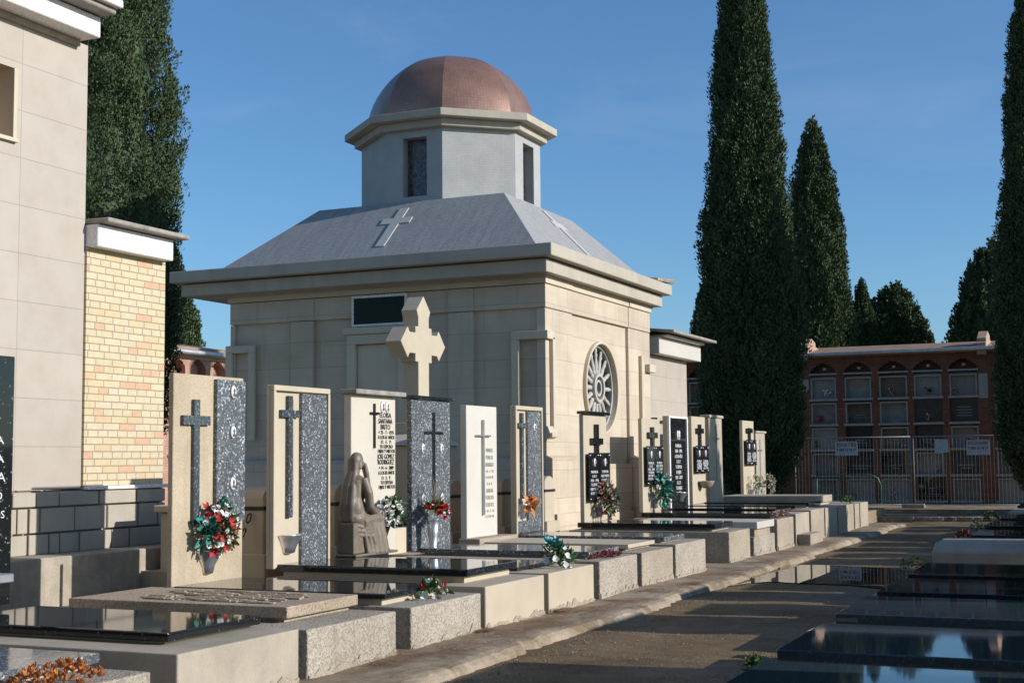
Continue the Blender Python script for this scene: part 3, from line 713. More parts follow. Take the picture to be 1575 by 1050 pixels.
# hipped roof with UVs
rb = (-15.15, -8.80, 20.62, 26.64, 5.085); rt = (-13.86, -10.02, 22.0, 25.26, 6.32)
A = [(rb[0], rb[2], rb[4]), (rb[1], rb[2], rb[4]), (rb[1], rb[3], rb[4]), (rb[0], rb[3], rb[4])]
B = [(rt[0], rt[2], rt[4]), (rt[1], rt[2], rt[4]), (rt[1], rt[3], rt[4]), (rt[0], rt[3], rt[4])]
rf = MB()
for k in range(4):
    k2 = (k+1) % 4; a0, a1, b1, b0 = map(Vector, (A[k], A[k2], B[k2], B[k]))
    ux = (a1-a0).normalized(); up = (b0-a0)-ux*((b0-a0) @ ux); hl = up.length; up.normalize()
    uv = [((q-a0) @ ux, (q-a0) @ up) for q in (a0, a1, b1, b0)]
    rf.add([a0, a1, b1, b0], [(0, 1, 2, 3)], [uv])
rf.add(B, [(0, 1, 2, 3)], [[(q[0], q[1]) for q in B]])
ro = rf.build('roof', 'roof', ma)
# raised mosaic crosses lying on the slopes
def slope_cross(a0, a1, b1, b0, uc, v0, v1, arm_v, arm, wd):
    a0, a1, b1, b0 = map(Vector, (a0, a1, b1, b0)); ux = (a1-a0).normalized(); up = (b0-a0)-ux*((b0-a0) @ ux); up.normalize(); nn = ux.cross(up)
    poly = [(uc-wd, v0), (uc+wd, v0), (uc+wd, arm_v-wd), (uc+arm, arm_v-wd), (uc+arm, arm_v+wd), (uc+wd, arm_v+wd), (uc+wd, v1), (uc-wd, v1), (uc-wd, arm_v+wd), (uc-arm, arm_v+wd), (uc-arm, arm_v-wd), (uc-wd, arm_v-wd)]
    n_ = len(poly); vs = [a0+ux*u+up*v+nn*h for h in (.001, .016) for u, v in poly]
    MB().add(vs, [tuple(range(n_, 2*n_))]+[(i, (i+1) % n_, n_+(i+1) % n_, n_+i) for i in range(n_)]).build('roof_cross', 'roofcross', ro)
slope_cross(A[0], A[1], B[1], B[0], 3.22, .38, 1.62, 1.2, .30, .09)
slope_cross(A[1], A[2], B[2], B[1], 3.0, .35, 1.62, 1.2, .30, .09)
# small rear tiled roof edge visible over the cornice end
rr_ = MB().add([(-9.5, 25.6, 5.09), (X1+.34, 25.9, 5.10), (X1+.38, 26.85, 5.14), (-9.5, 27.0, 5.30), (-9.5, 25.6, 5.15), (X1+.34, 25.9, 5.16), (X1+.42, 26.9, 5.22), (-9.5, 27.05, 5.42)], [(0, 3, 2, 1), (4, 5, 6, 7), (0, 1, 5, 4), (1, 2, 6, 5), (2, 3, 7, 6), (3, 0, 4, 7)]).build('rear_roof_edge', 'oldcap', ma)
# octagonal lantern
LX, LY, ax_, ay_, hw = -11.86, 23.55, 1.64, 1.50, .59
def octo(k):      # k: outward offset
    X, Yh, h_ = ax_+k, ay_+k, hw+k*.414
    return [(LX-h_, LY-Yh), (LX+h_, LY-Yh), (LX+X, LY-h_), (LX+X, LY+h_), (LX+h_, LY+Yh), (LX-h_, LY+Yh), (LX-X, LY+h_), (LX-X, LY-h_)]
oc = octo(0); lz0, lz1 = 6.25, 7.66
la = MB()
def face_hole(q0, q1, z0, z1, u0, u1, v0, v1, dep):
    q0 = Vector((*q0, 0)); q1 = Vector((*q1, 0)); d = q1-q0; L_ = d.length; d.normalize(); nn = Vector((d.y, -d.x, 0))
    P = lambda u, v, w_=0: tuple(q0+d*u-nn*w_+Vector((0, 0, v)))
    la.add([P(0, z0), P(L_, z0), P(L_, z1), P(0, z1), P(u0, v0), P(u1, v0), P(u1, v1), P(u0, v1), P(u0, v0, dep), P(u1, v0, dep), P(u1, v1, dep), P(u0, v1, dep)],
           [(0, 1, 5, 4), (1, 2, 6, 5), (2, 3, 7, 6), (3, 0, 4, 7), (4, 5, 9, 8), (5, 6, 10, 9), (6, 7, 11, 10), (7, 4, 8, 11)])
    return [P(u0, v0, dep-.02), P(u1, v0, dep-.02), P(u1, v1, dep-.02), P(u0, v1, dep-.02)], [P(u0, v0, dep), P(u1, v0, dep), P(u1, v1, dep), P(u0, v1, dep)]
panes = []
for k in range(8):
    q0, q1 = oc[k], oc[(k+1) % 8]
    if k % 2 == 0: panes.append(face_hole(q0, q1, lz0, lz1, .36, .86, 6.42, 7.52, .22))
    else: la.add([(*q0, lz0), (*q1, lz0), (*q1, lz1), (*q0, lz1)], [(0, 1, 2, 3)])
lo = la.build('lantern', 'mosaic', ma)
for fq, bq in panes: MB().add(fq+bq, [(0, 1, 2, 3), (7, 6, 5, 4), (0, 4, 5, 1), (1, 5, 6, 2), (2, 6, 7, 3), (3, 7, 4, 0)]).build('window', 'stained', lo)
MB().prism(octo(.13), 'z', 7.662, 7.80).build('lantern_lower_cornice', 'cornice', lo, .008)
MB().prism(octo(.31), 'z', 7.802, 7.94).build('lantern_upper_cornice', 'cornice', lo, .008)
# eight-sided dome
dm = MB(); nv = 22; RD, HD = 1.0, 1.44
do_ = octo(-.09); ns = 8
rings = []
for i in range(nv+1):
    th = math.pi/2*i/nv; rk = math.cos(th)**.92 if i < nv else 0.004; z = 7.935+HD*math.sin(th)**.96
    ring = []
    for k in range(8):
        q0, q1 = Vector(do_[k]), Vector(do_[(k+1) % 8])
        for j in range(ns):
            q = q0.lerp(q1, j/ns); v_ = q-Vector((LX, LY))
            # soften the octagon a little
            v_ = v_*(.60+.40*(1.62/v_.length))
            ring.append((LX+v_.x*rk, LY+v_.y*rk, z, j/ns))
    rings.append(ring)
for i in range(nv):
    n8 = 8*ns
    for k in range(n8):
        k2 = (k+1) % n8; q = [rings[i][k], rings[i][k2], rings[i+1][k2], rings[i+1][k]]
        fl = k//ns; L_ = 1.25; t0, t1 = (k % ns)/ns-.5, (k % ns+1)/ns-.5
        r0 = math.hypot(rings[i][k][0]-LX, rings[i][k][1]-LY)/1.7; r1 = math.hypot(rings[i+1][k][0]-LX, rings[i+1][k][1]-LY)/1.7
        v0, v1 = 2.3*i/nv, 2.3*(i+1)/nv
        dm.add([p_[:3] for p_ in q], [(0, 1, 2, 3)], [[(t0*L_*r0+fl*5, v0), (t1*L_*r0+fl*5, v0), (t1*L_*r1+fl*5, v1), (t0*L_*r1+fl*5, v1)]])
dmo = dm.build('dome', 'dome', ma)
# weld, then smooth within each of the eight shells
bm_ = bmesh.new(); bm_.from_mesh(dmo.data); bmesh.ops.remove_doubles(bm_, verts=bm_.verts, dist=.0008)
for f in bm_.faces: f.smooth = True
for e_ in bm_.edges:
    if len(e_.link_faces) == 2 and e_.calc_face_angle(0) > R(9) and abs((e_.verts[0].co.z-e_.verts[1].co.z)) > .01: e_.smooth = False
bm_.to_mesh(dmo.data); bm_.free()
# rose window
rw = MB().lathe((X1-.30, RY, RZ), [(RR-.01, 0), (RR-.01, .02)], 48, axis='x').build('rose_window', 'darkglass', ma)
rg = MB(); n = 64
def ring_x(mb, x0, x1, r0, r1, n=64):
    vs = []
    for (x, r_) in ((x0, r0), (x1, r0), (x1, r1), (x0, r1)):
        vs += [(x, RY+r_*math.cos(2*math.pi*k/n), RZ+r_*math.sin(2*math.pi*k/n)) for k in range(n)]
    mb.add(vs, [(a_*n+k, a_*n+(k+1) % n, ((a_+1) % 4)*n+(k+1) % n, ((a_+1) % 4)*n+k) for a_ in range(4) for k in range(n)])
ring_x(rg, X1-.20, X1-.09, RR-.05, RR-.004); ring_x(rg, X1-.22, X1-.05, .21, .27); ring_x(rg, X1-.20, X1-.07, .11, .155)
rg.build('window_ring', 'rosepaint', rw, .006)
ms = MB(); ring_x(ms, X1-IN-.02, X1+.015, RR+.001, RR+.05); ms.build('rose_surround', 'lime_plain', rw, .01)
for k in range(16):
    a_ = 2*math.pi*k/16+.0; d = Vector((0, math.cos(a_), math.sin(a_)))
    c_ = Vector((X1-.14, RY, RZ))
    prof = [(.25, .028), (.30, .052), (.34, .040), (.38, .050), (.46, .046), (.56, .034), (.62, .046), (.645, .030), (.68, .034), (.735, .030)]
    MB().tube([c_+d*r_ for r_, _ in prof], [q for _, q in prof], 10).build('spoke', 'rosepaint', rw)
for k in range(8):
    a_ = 2*math.pi*k/8; d = Vector((0, math.cos(a_), math.sin(a_))); c_ = Vector((X1-.13, RY, RZ))
    MB().tube([c_+d*.15, c_+d*.215], .02, 8).build('hub_spoke', 'rosepaint', rw)

# ------------------------------------------------------------------ annex behind the mausoleum
an = thing('annex_building', 'low pale annex with white fascia beyond the mausoleum', 'building', (-10.5, 28, .4))
MB().box(-12.5, -8.95, 26.75, 29.3, .4, 3.70).build('wall', 'clad', an)
MB().box(-12.5, -8.80, 26.74, 29.31, 2.36, 2.42).build('string_course', 'cornice', an)
MB().box(-12.6, -8.72, 26.72, 29.66, 3.72, 4.06).build('fascia', 'whitestone', an, .01)
MB().box(-12.6, -8.58, 26.9, 29.5, 4.07, 4.12).build('gutter', 'whitestone', an, .01)
MB().prism([(-8.40, 4.13), (-8.40, 4.19), (-12.6, 4.65), (-12.6, 4.59)], 'y', 26.72, 29.85).build('roof', 'oldcap', an, .01)

# ------------------------------------------------------------------ left building
lb = thing('chapel_building', 'tall chapel clad in pale stone panels at left edge', 'building', (-13, 7, .4))
XW = -10.5
w_ = MB()
WY0, WY1, WZ0, WZ1 = 9.85, 10.77, 4.93, 5.72         # window opening
w_.box(XW-4, XW, 1, WY0, 1.33, 6.26); w_.box(XW-4, XW, WY1, 11.84, 1.33, 6.26)
w_.box(XW-4, XW, WY0, WY1, 1.33, WZ0); w_.box(XW-4, XW, WY0, WY1, WZ1, 6.26)
w_.build('wall', 'clad', lb)
wf = MB()
wf.box(XW-.5, XW+.02, WY0, WY0+.05, WZ0+.04, WZ1); wf.box(XW-.5, XW+.02, WY1-.05, WY1, WZ0+.04, WZ1)
wf.box(XW-.5, XW+.05, WY0-.0, WY1+.0, WZ0+.001, WZ0+.04)
wo = wf.build('window', 'lime_plain', lb); MB().box(XW-.52, XW-.5, WY0+.01, WY1-.01, WZ0+.03, WZ1-.01).build('pane', 'tile', wo)
bs = MB(); r_ = random.Random(4)
def rust(ya, yb):
    for za, zb in ((.66, .865), (.885, 1.135), (1.155, 1.30)):
        y = ya+r_.uniform(-.3, 0)
        while y < yb:
            l_ = r_.choice((.16, .34, .52, .62, .3)); a0, a1 = max(ya, y), min(yb, y+l_)
            if a1-a0 > .04: bs.box(XW+.001, XW+.06+r_.uniform(0, .012), a0, a1-.022, za, zb)
            y += l_
rust(4, 13.22)
bs.build('rusticated_base', 'cornice', lb, .006)
MB().box(XW-.2, XW, 1, 13.2, .4, 1.31).build('base_wall', 'ledge', lb)
MB().box(XW-4.0, XW+.10, 11.86, 13.27, 1.312, 1.352).build('base_cap', 'white', lb, .006)
MB().box(XW-4.0, XW+.03, 11.845, 13.20, 1.355, 3.98).build('brick_wing', 'ybrick', lb)
MB().box(XW-4.1, XW+.18, 11.85, 13.16, 3.985, 4.235).build('wing_fascia', 'white', lb, .01)
MB().box(XW-4.2, XW+.32, 11.85, 13.29, 4.245, 4.30).build('wing_roof_slab', 'oldcap', lb, .012)
MB().box(XW-4.2, XW+.30, 1, 11.70, 6.27, 6.50).build('fascia', 'white', lb, .01)
MB().box(XW-4.2, XW+.05, 1, 11.66, 6.20, 6.268).build('fascia_soffit', 'ledge', lb)
MB().box(XW-4.3, XW+.50, 1, 11.72, 6.51, 6.57).build('eaves_slab', 'oldcap', lb, .012)
MB().prism([(XW+.58, 6.575), (XW+.58, 6.66), (XW-4.3, 8.4), (XW-4.3, 6.575)], 'y', 1, 11.74).build('roof', 'white', lb, .01)
# ledge in front of the base
tag(MB().box(-10.44, -10.0, 4, 13.6, .14, .66).build('stone_ledge', 'ledge', None, .012), 'low weathered stone ledge along the foot of the chapel', 'ledge')

# ------------------------------------------------------------------ niche blocks (columbaria)
def columbarium(root, T, bays, wall_mat, pier_mat, first_pier=True, zlow=.10, plaque_seed=1, ntop=4.98, gables=(), top='arch', detail=True):
    """bays: list of (x0,x1) niche openings in local coords, front at local y=0 (facing -y). T maps a local point to world."""
    class L(MB):
        def box(s, x0, x1, y0, y1, z0, z1):
            n0 = len(s.v); MB.box(s, x0, x1, y0, y1, z0, z1)
            s.v[n0:] = [T(*q) for q in s.v[n0:]]; return s
        def prism(s, *a_):
            n0 = len(s.v); MB.prism(s, *a_); s.v[n0:] = [T(*q) for q in s.v[n0:]]; return s
    r_ = random.Random(plaque_seed); rh = .815; H = ntop
    xa, xb = bays[0][0]-.25, bays[-1][1]+.3
    L().box(xa, xb, .25, 4, 0, H-.12).build('wall', wall_mat, root)
    L().box(xa, xb, -.12, .249, -.02, zlow).build('base_course', 'ledge', root, .01)
    # brick piers between the bays
    edges = [xa]+[q for bx in bays for q in bx]+[xb]
    for i in range(0, len(edges), 2):
        L().box(edges[i], edges[i+1], -.03, .2499, zlow+.001, 4.30).build('pier', pier_mat, root)
    # stepped brick arches
    for x0, x1 in bays:
        ar = L()
        c_, hw_ = (x0+x1)/2, (x1-x0)/2
        for k, (f0, z0, z1) in enumerate(((1.0, 4.301, 4.36), (.84, 4.361, 4.42), (.66, 4.421, 4.48), (.46, 4.481, 4.54), (.24, 4.541, 4.60))):
            pass
        zs = [4.301, 4.37, 4.43, 4.49, 4.55, 4.61]; fs = [.98, .9, .74, .54, .3]
        for k in range(5):
            w2 = hw_*fs[k]
            ar.box(x0-.001 if k else x0-.001, c_-w2, -.03, .2499, zs[k]+.0005, zs[k+1]); ar.box(c_+w2, x1+.001, -.03, .2499, zs[k]+.0005, zs[k+1])
        ar.box(x0-.1, x1+.1, -.029, .2489, 4.6095, 4.6115); ar.build('stepped_arch', pier_mat, root)
    for i in range(0, len(edges), 2): L().box(edges[i]+.0015, edges[i+1]-.0015, -.031, .2495, 4.3008, 4.6085).build('arch_pier', pier_mat, root)
    L().box(xa, xb, -.034, .2499, 4.612, 4.80).build('top_band', wall_mat if top == 'arch' else 'render', root)
    sh = 0
    for bi, (x0, x1) in enumerate(bays):
        for k in range(5):
            z0 = zlow+.02+k*rh
            if z0+rh > 4.35: continue
            f = L().box(x0-.05, x1+.05, -.075, .10, z0, z0+.075)
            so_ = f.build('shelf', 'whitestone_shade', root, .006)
            if not detail: continue
            kind = r_.choice(('niche_grey', 'niche_brown', 'niche_pale') if k == 4 else ('dark', 'niche_grey', 'niche_dark', 'niche_pale', 'niche_brown', 'niche_dark')); dep = r_.choice((.10, .14, .06, .2))
            if kind in ('niche_pale', 'niche_grey', 'niche_brown'):
                g = L(); t_ = .05
                g.box(x0+.002, x0+t_, -.02, dep, z0+.076, z0+rh-.06); g.box(x1-t_, x1-.002, -.02, dep, z0+.076, z0+rh-.06); g.box(x0+t_+.001, x1-t_-.001, -.02, dep, z0+rh-.11, z0+rh-.06)
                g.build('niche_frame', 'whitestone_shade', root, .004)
            pq = L().box(x0+.001, x1-.001, dep, dep+.03, z0+.076, z0+rh-.001).build('plaque', kind, root)
            if r_.random() < .6:
                m_ = L(); cx_ = (x0+x1)/2
                for q in range(r_.randint(2, 4)):
                    wq = r_.uniform(.10, .26); zz = z0+.25+q*.09
                    m_.box(cx_-wq, cx_+wq, dep-.006, dep-.001, zz, zz+.03)
                m_.build('lettering', 'letters_dim', pq)
            if r_.random() < .45:
                fx = r_.uniform(x0+.12, x1-.12); fm = r_.choice(('red', 'white', 'pink', 'paleleaf', 'leaf'))
                m_ = L()
                for q in range(14):
                    s_ = r_.uniform(.015, .03); dx, dz = r_.gauss(0, .05), r_.uniform(.08, .28)
                    m_.box(fx+dx-s_, fx+dx+s_, dep-.07, dep-.03, z0+.076+dz-s_, z0+.076+dz+s_)
                m_.build('niche_flowers', fm, pq)
    for bi, (x0, x1) in enumerate(bays):
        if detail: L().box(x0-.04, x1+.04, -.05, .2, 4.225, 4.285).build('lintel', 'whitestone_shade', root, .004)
        if detail: L().box((x0+x1)/2-.05, (x0+x1)/2+.05, .235, .2495, 4.40, 4.48).build('number_tile', 'porcelain', root)
    L().prism([(-.22, 4.80), (-.22, 4.93), (2.0, 5.28), (4.2, 4.93), (4.2, 4.80)], 'x', xa-.1, xb+.1).build('roof', 'tile', root, .01)
    if detail: L().box(xa-.1, xb+.1, -.34, -.225, 4.84, 4.95).build('gutter', 'galv', root, .02)
    for gx in gables:
        g = L(); g.prism([(-.26, 4.70), (-.26, 5.06), (-.12, 5.10), (-.10, 5.22), (.55, 5.48), (1.1, 5.38), (1.1, 5.26), (3.9, 4.95), (3.9, 4.7)], 'x', gx-.14, gx+.14)
        g.build('party_wall', 'gable_render', root, .01)
M['whitestone_shade'] = stone('aged_shaded_white_stone', (.37, .355, .32), .15, 4, 60, .1, .15, .004, .7, streak=.4)  # aged, streaked white stone with the niche block's shade darkened into its colour
M['niche_grey'] = stone('weathered_grey_plaque', (.20, .185, .16), .3, 4, 40, .15, .1, .003, .5, streak=.4)
M['niche_dark'] = stone('weathered_dark_plaque', (.055, .055, .052), .3, 5, 40, .15, .1, .003, .3, streak=.3)
M['niche_pale'] = stone('weathered_pale_plaque', (.30, .285, .255), .2, 5, 40, .1, .1, .003, .5, streak=.4)
M['niche_brown'] = stone('weathered_brown_plaque', (.17, .13, .095), .3, 4, 40, .15, .1, .003, .6, streak=.3)
M['gable_render'] = stone('pinkish_render', (.44, .31, .225), .2, 3, 40, .1, .3, .006, .9, streak=.4)
def mk_bays(x0, n, pitch=1.082, wd=.83): return [(x0+i*pitch, x0+i*pitch+wd) for i in range(n)]
nb = thing('columbarium', 'long brick columbarium with five tiers of niches in shade at the end of the path', 'columbarium', (-7, 45, 0))
bays = [(-14.72+i*1.082, -14.72+i*1.082+.83) for i in range(4)]
bays = [(-14.75, -13.92), (-13.67, -12.84), (-12.59, -11.76), (-11.51, -10.68), (-9.55, -8.72), (-8.45, -7.60), (-7.36, -6.48), (-6.28, -5.43), (-5.20, -4.36), (-3.86, -3.03), (-2.80, -1.97), (-1.72, -.89)]
columbarium(nb, lambda x, y, z: (x, y+45, z), bays, 'rbrick', 'rbrick', plaque_seed=5, gables=(-9.72, -4.18))
o = MB().box(-4.32, -4.05, 44.958, 44.968, 3.35, 4.12).build('render_patch', 'whitestone_shade', nb)
MB().box(-9.85, -9.6, 44.958, 44.968, 3.7, 4.1).build('render_patch', 'whitestone_shade', nb)
n2 = thing('columbarium', 'sunlit terracotta columbarium with grey downpipe left of the mausoleum', 'columbarium', (-25, 30, 0))
b2_ = [(34.0-.37-i*.965, 34.0+.37-i*.965) for i in range(9)][::-1]
columbarium(n2, lambda x, y, z: (-25-y, x, z), b2_, 'rbrick2', 'rbrick2', plaque_seed=9, top='render', detail=False)
MB().tube([(-24.66, 22, 4.80), (-24.66, 34.62, 4.76), (-24.68, 34.76, 4.66), (-24.70, 34.78, 4.4), (-24.70, 34.78, .4)], .075, 10).build('downpipe', 'galv', n2)

# temporary mesh fence in front of the far block
def fence_panel(x0, x1, label):
    f = thing('mesh_fence_panel', label, 'fence', ((x0+x1)/2, 41, .1), 'temporary fence panels')
    g = MB()
    for pts in ([(x0, 41, .12), (x0, 41, 2.14)], [(x1, 41, .12), (x1, 41, 2.14)], [(x0, 41, 2.14), (x1, 41, 2.14)], [(x0, 41, .2), (x1, 41, .2)]): g.tube(pts, .017, 8)
    g.build('frame', 'fence_tube', f)
    m_ = MB(); x = x0+.10
    while x < x1-.02: m_.tube([(x, 41, .2), (x, 41, 2.14)], .0019, 4, False, False); x += .10
    for z in (.45, .9, 1.35, 1.8): m_.tube([(x0, 41.004, z), (x1, 41.004, z)], .0018, 4, False, False)
    z = .3
    while z < 2.1: m_.tube([(x0, 41.006, z), (x1, 41.006, z)], .0014, 4, False, False); z += .2
    m_.build('wire_mesh', 'wire', f); return f
fence_panel(-9.22, -5.88, 'left temporary mesh fence panel with one printed sign'); fence_panel(-5.80, -2.46, 'right temporary mesh fence panel with two white signs')
for x in (-9.25, -5.84, -2.43):
    tag(MB().box(x-.32, x+.32, 40.87, 41.13, .102, .22).build('fence_foot', 'conc_b', None, .02), 'concrete foot block under the mesh fence, %s' % {-9.25: 'nearest the tall cypress', -5.84: 'at the middle joint', -2.43: 'behind the right-edge cypress'}[x], 'fence foot', 'fence foot blocks')
gr_ = MB().tube([(-9.1, 43.4, 1.02), (-7.45, 43.4, 1.02), (-7.22, 43.4, .92), (-7.15, 43.4, .7), (-7.15, 43.4, .1)], .03, 8); gr_.tube([(-9.1, 43.4, 1.02), (-9.1, 43.4, .1)], .03, 8)
tag(gr_.build('tube_rail', 'greenpaint'), 'dark green tubular rail between the mesh fence and the niche block', 'rail')
def board(x0, x1, z0, z1, lines, label):
    s = thing('sign_board', label, 'sign', ((x0+x1)/2, 40.97, z0), 'signs on the mesh fence')
    MB().box(x0, x1, 40.96, 40.972, z0, z1).build('panel', 'sign', s)
    for txt, size, u, z, m_, wd in lines: inscription([(txt, size, u, z, wd)], m_, s, 40.957, 'y', .004, .002)
board(-8.02, -7.38, 1.62, 2.03, [('EXATES', .15, -7.69, 1.92, 'red_ink', .56), ('✆ 964 15 18 17'.replace('✆', 'T'), .10, -7.70, 1.78, 'blue_ink', .56)], 'left fence sign with a red word above a phone number')
board(-5.20, -4.83, 1.68, 2.05, [], 'blank squarish white sheet on the right fence panel')
board(-4.33, -3.71, 1.60, 2.02, [('EXCAVATES', .11, -4.02, 1.93, 'red_ink', .54), ('T 964 15 18 17', .10, -4.02, 1.79, 'blue_ink', .54)], 'right fence sign with faded red line above a phone number')

# ------------------------------------------------------------------ left row of tombs
XF, XS = -5.40, -7.80
def slab_tomb(label, y0, y1, zt, body, slab=None, sy=None, szt=None, sth=.07, sx=(-5.72, -7.78), plinth='beige_smooth', front=XF, bev=.012, back=-7.9):
    t = thing('tomb', label, 'tomb', ((XF+XS)/2, (y0+y1)/2, 0), 'tombs of the left row')
    MB().box(back, front, y0, y1, -.02, zt).build('base', body, t, bev, 2)
    if y0 < 26:
        r_ = random.Random(int(y0*100)); y = y0+.01; mo = MB(); up = []
        while y < y1-.02:
            up.append((y, .085+max(0, r_.gauss(.022, .022)))); y += r_.uniform(.03, .09)
        up.append((y1-.01, .10)); poly = [(y0+.01, .02)]+up+[(y1-.01, .02)]
        mo.prism(poly[::-1], 'x', front+.001, front+.013).build('mortar_skirt', 'conc_c', t, .004)
    if slab:
        a0, a1 = sy; MB().box(sx[1]+.04, sx[0]-.06, a0+.05, a1-.05, zt+.001, szt-sth-.001).build('plinth', plinth, t)
        MB().box(sx[1], sx[0], a0, a1, szt-sth, szt).build('slab', slab, t, .008, 2)
    return t
slab_tomb('nearest tomb, speckled kerb carrying the orange succulents', 4.9, 6.62, .38, 'conc_a', 'blue', (4.9, 6.62), .47, .06, sx=(-5.70, -7.75), front=-5.32)
tB = slab_tomb('tomb with wide polished black slab on a smooth streaked kerb beside the travertine lid', 6.97, 8.32, .43, 'conc_b', 'black', (7.28, 8.32), .51, .06)
tC = slab_tomb('tomb with a rough carved travertine lid and speckled kerb, no headstone', 8.43, 9.72, .41, 'conc_a', 'trav', (8.70, 9.72), .53, .085, sx=(-5.75, -7.82), plinth='conc_c')
slab_tomb('tomb with dark slab under the headstone with red and white wreath, pebbly kerb', 9.97, 11.28, .41, 'conc_a', 'dark', (10.0, 11.02), .51, .045, sx=(-5.66, -7.80))
slab_tomb('tomb with thick dark slab before the framed headstone with the empty vase', 11.38, 12.74, .455, 'beige_smooth', 'dark', (11.62, 12.74), .585, .07, sx=(-5.70, -7.80))
slab_tomb('tomb with smooth kerb holding the white and teal flowers', 12.86, 14.12, .46, 'beige_smooth', 'dark', (12.98, 13.98), .50, .05, sx=(-5.80, -7.80))
slab_tomb('tomb with thin dark slab and rough kerb topped by red-brown sedum', 14.30, 15.56, .475, 'conc_a', 'blue', (14.62, 15.62), .555, .055, sx=(-5.65, -7.80))
slab_tomb('tomb with flat beige stone lid before the white marble headstone', 15.73, 16.94, .475, 'conc_c', 'beige_smooth', (15.98, 17.0), .555, .05, sx=(-5.66, -7.80), plinth='conc_c')
slab_tomb('tomb with bluish dark slab before the framed headstone with orange leaves', 17.06, 18.40, .495, 'conc_a', 'blue', (17.26, 18.16), .575, .055, sx=(-5.62, -7.80))
slab_tomb('tomb with stepped double slab before the headstone with pink and green flowers', 19.62, 20.80, .52, 'conc_c', 'dark', (19.72, 20.72), .63, .075, sx=(-5.64, -7.80), plinth='conc_c')
slab_tomb('low tomb with thick white slab end between two higher kerbs', 21.04, 22.38, .37, 'conc_a', 'whitestone', (21.1, 22.2), .60, .11, sx=(-5.36, -7.4), plinth='conc_c')
slab_tomb('tomb with long black slab and small dry plant on its kerb', 22.58, 23.76, .575, 'conc_c', 'dark', (22.72, 23.7), .665, .075, sx=(-5.56, -7.80))
slab_tomb('narrow tomb with black slab and a low block at its foot', 23.95, 25.02, .61, 'conc_b', 'black', (24.1, 25.0), .69, .06)
slab_tomb('tomb with glossy black slab before the headstone with the stone bowl', 25.18, 26.34, .63, 'conc_c', 'black', (25.3, 26.3), .70, .05)
slab_tomb('shaded tomb with a thick dark slab, third from the far end', 26.46, 27.6, .62, 'conc_b', 'dark', (26.5, 27.6), .72, .07)
slab_tomb('shaded tomb under the long rounded light slab, second from the far end', 27.70, 29.35, .61, 'conc_c', 'conc_b', (28.0, 29.4), .80, .14, sx=(-5.85, -7.9))
slab_tomb('last narrow tomb of the left row with a small plant', 29.5, 30.0, .60, 'conc_c')
slab_tomb('end block of the left row, tall pale and narrow', 30.12, 31.05, .60, 'conc_b', None)
tag(MB().box(-5.39, -5.16, 24.0, 25.0, .06, .26).build('kerb_block', 'conc_c', None, .012), 'low concrete block at the foot of the far narrow tomb', 'block')
# carved relief lettering on the travertine lid
rel = MB(); r_ = random.Random(8)
for i in range(150):
    y = 8.86+(i % 9)*.085+r_.uniform(-.015, .015); x = r_.uniform(-7.3, -6.05)
    l_ = r_.uniform(.04, .14); rel.box(x-l_, x+l_, y-.018, y+.018, .5301, .5301+r_.uniform(.006, .016))
rel.build('carved_relief', 'trav', tC, .004)

# headstones ---------------------------------------------------------------
XB = -7.90
def headstone(label, y0, y1, z0, z1, mat, th=.07, group='headstones of the left row'):
    h = thing('headstone', label, 'headstone', (XS-th/2, (y0+y1)/2, z0), group)
    MB().box(XS-th, XS, y0, y1, z0, z1).build('stele', mat, h, .006)
    return h
def cross(h, y, z0, z1, za, arm, wd, th=.035, mat='blue', x=XS, gap=0.001, armw=None):
    aw = armw or wd
    poly = [(y-wd, z0), (y+wd, z0), (y+wd, za-aw), (y+arm, za-aw), (y+arm, za+aw), (y+wd, za+aw), (y+wd, z1), (y-wd, z1), (y-wd, za+aw), (y-arm, za+aw), (y-arm, za-aw), (y-wd, za-aw)]
    return MB().prism(poly, 'x', x+gap, x+gap+th).build('cross', mat, h, .003)
def medallion(h, y, z, x=XS, ry=.04, rz=.06):
    m_ = MB().lathe((x+.001, y, z), [(1, 0), (1, .01), (.8, .018)], 20, axis='x')
    m_.v = [(p_[0], y+(p_[1]-y)*ry, z+(p_[2]-z)*rz) for p_ in m_.v]
    o_ = m_.build('portrait_medallion', 'porcelain', h)
    f = MB(); f._ell((x+.02, y, z+.2*rz), (.004, ry*.42, rz*.38), 10, 6); f._ell((x+.02, y, z-.45*rz), (.004, ry*.6, rz*.3), 10, 6)
    f.build('portrait', 'portrait', o_)
def wall_vase(h, y, z0, z1, r0=.10, r1=.055, mat='steel', x=XS):
    """half-round tapering metal vase fixed to the stone"""
    r0 *= 1.3; r1 *= 1.15; z0 -= .02
    n = 14; prof = [(r1*.55, z0), (r1, z0+.01), (r1*1.25, z0+(z1-z0)*.35), (r0*.95, z0+(z1-z0)*.85), (r0*1.06, z1-.008), (r0*1.08, z1), (r0*.97, z1), (r0*.8, z1-.06)]
    vs = []; fs = []
    for r_, z in prof:
        for k in range(n+1):
            a_ = math.pi*k/n-math.pi/2; fl = 1+.06*math.sin(a_*9)
            vs.append((x+.001+r_*.85*math.cos(a_)*fl, y+r_*math.sin(a_), z))
    for i in range(len(prof)-1):
        for k in range(n): fs.append((i*(n+1)+k, i*(n+1)+k+1, (i+1)*(n+1)+k+1, (i+1)*(n+1)+k))
    fs.append(tuple(range(n+1))[::-1])
    return MB().add(vs, fs, smooth=True).build('vase', mat, h)

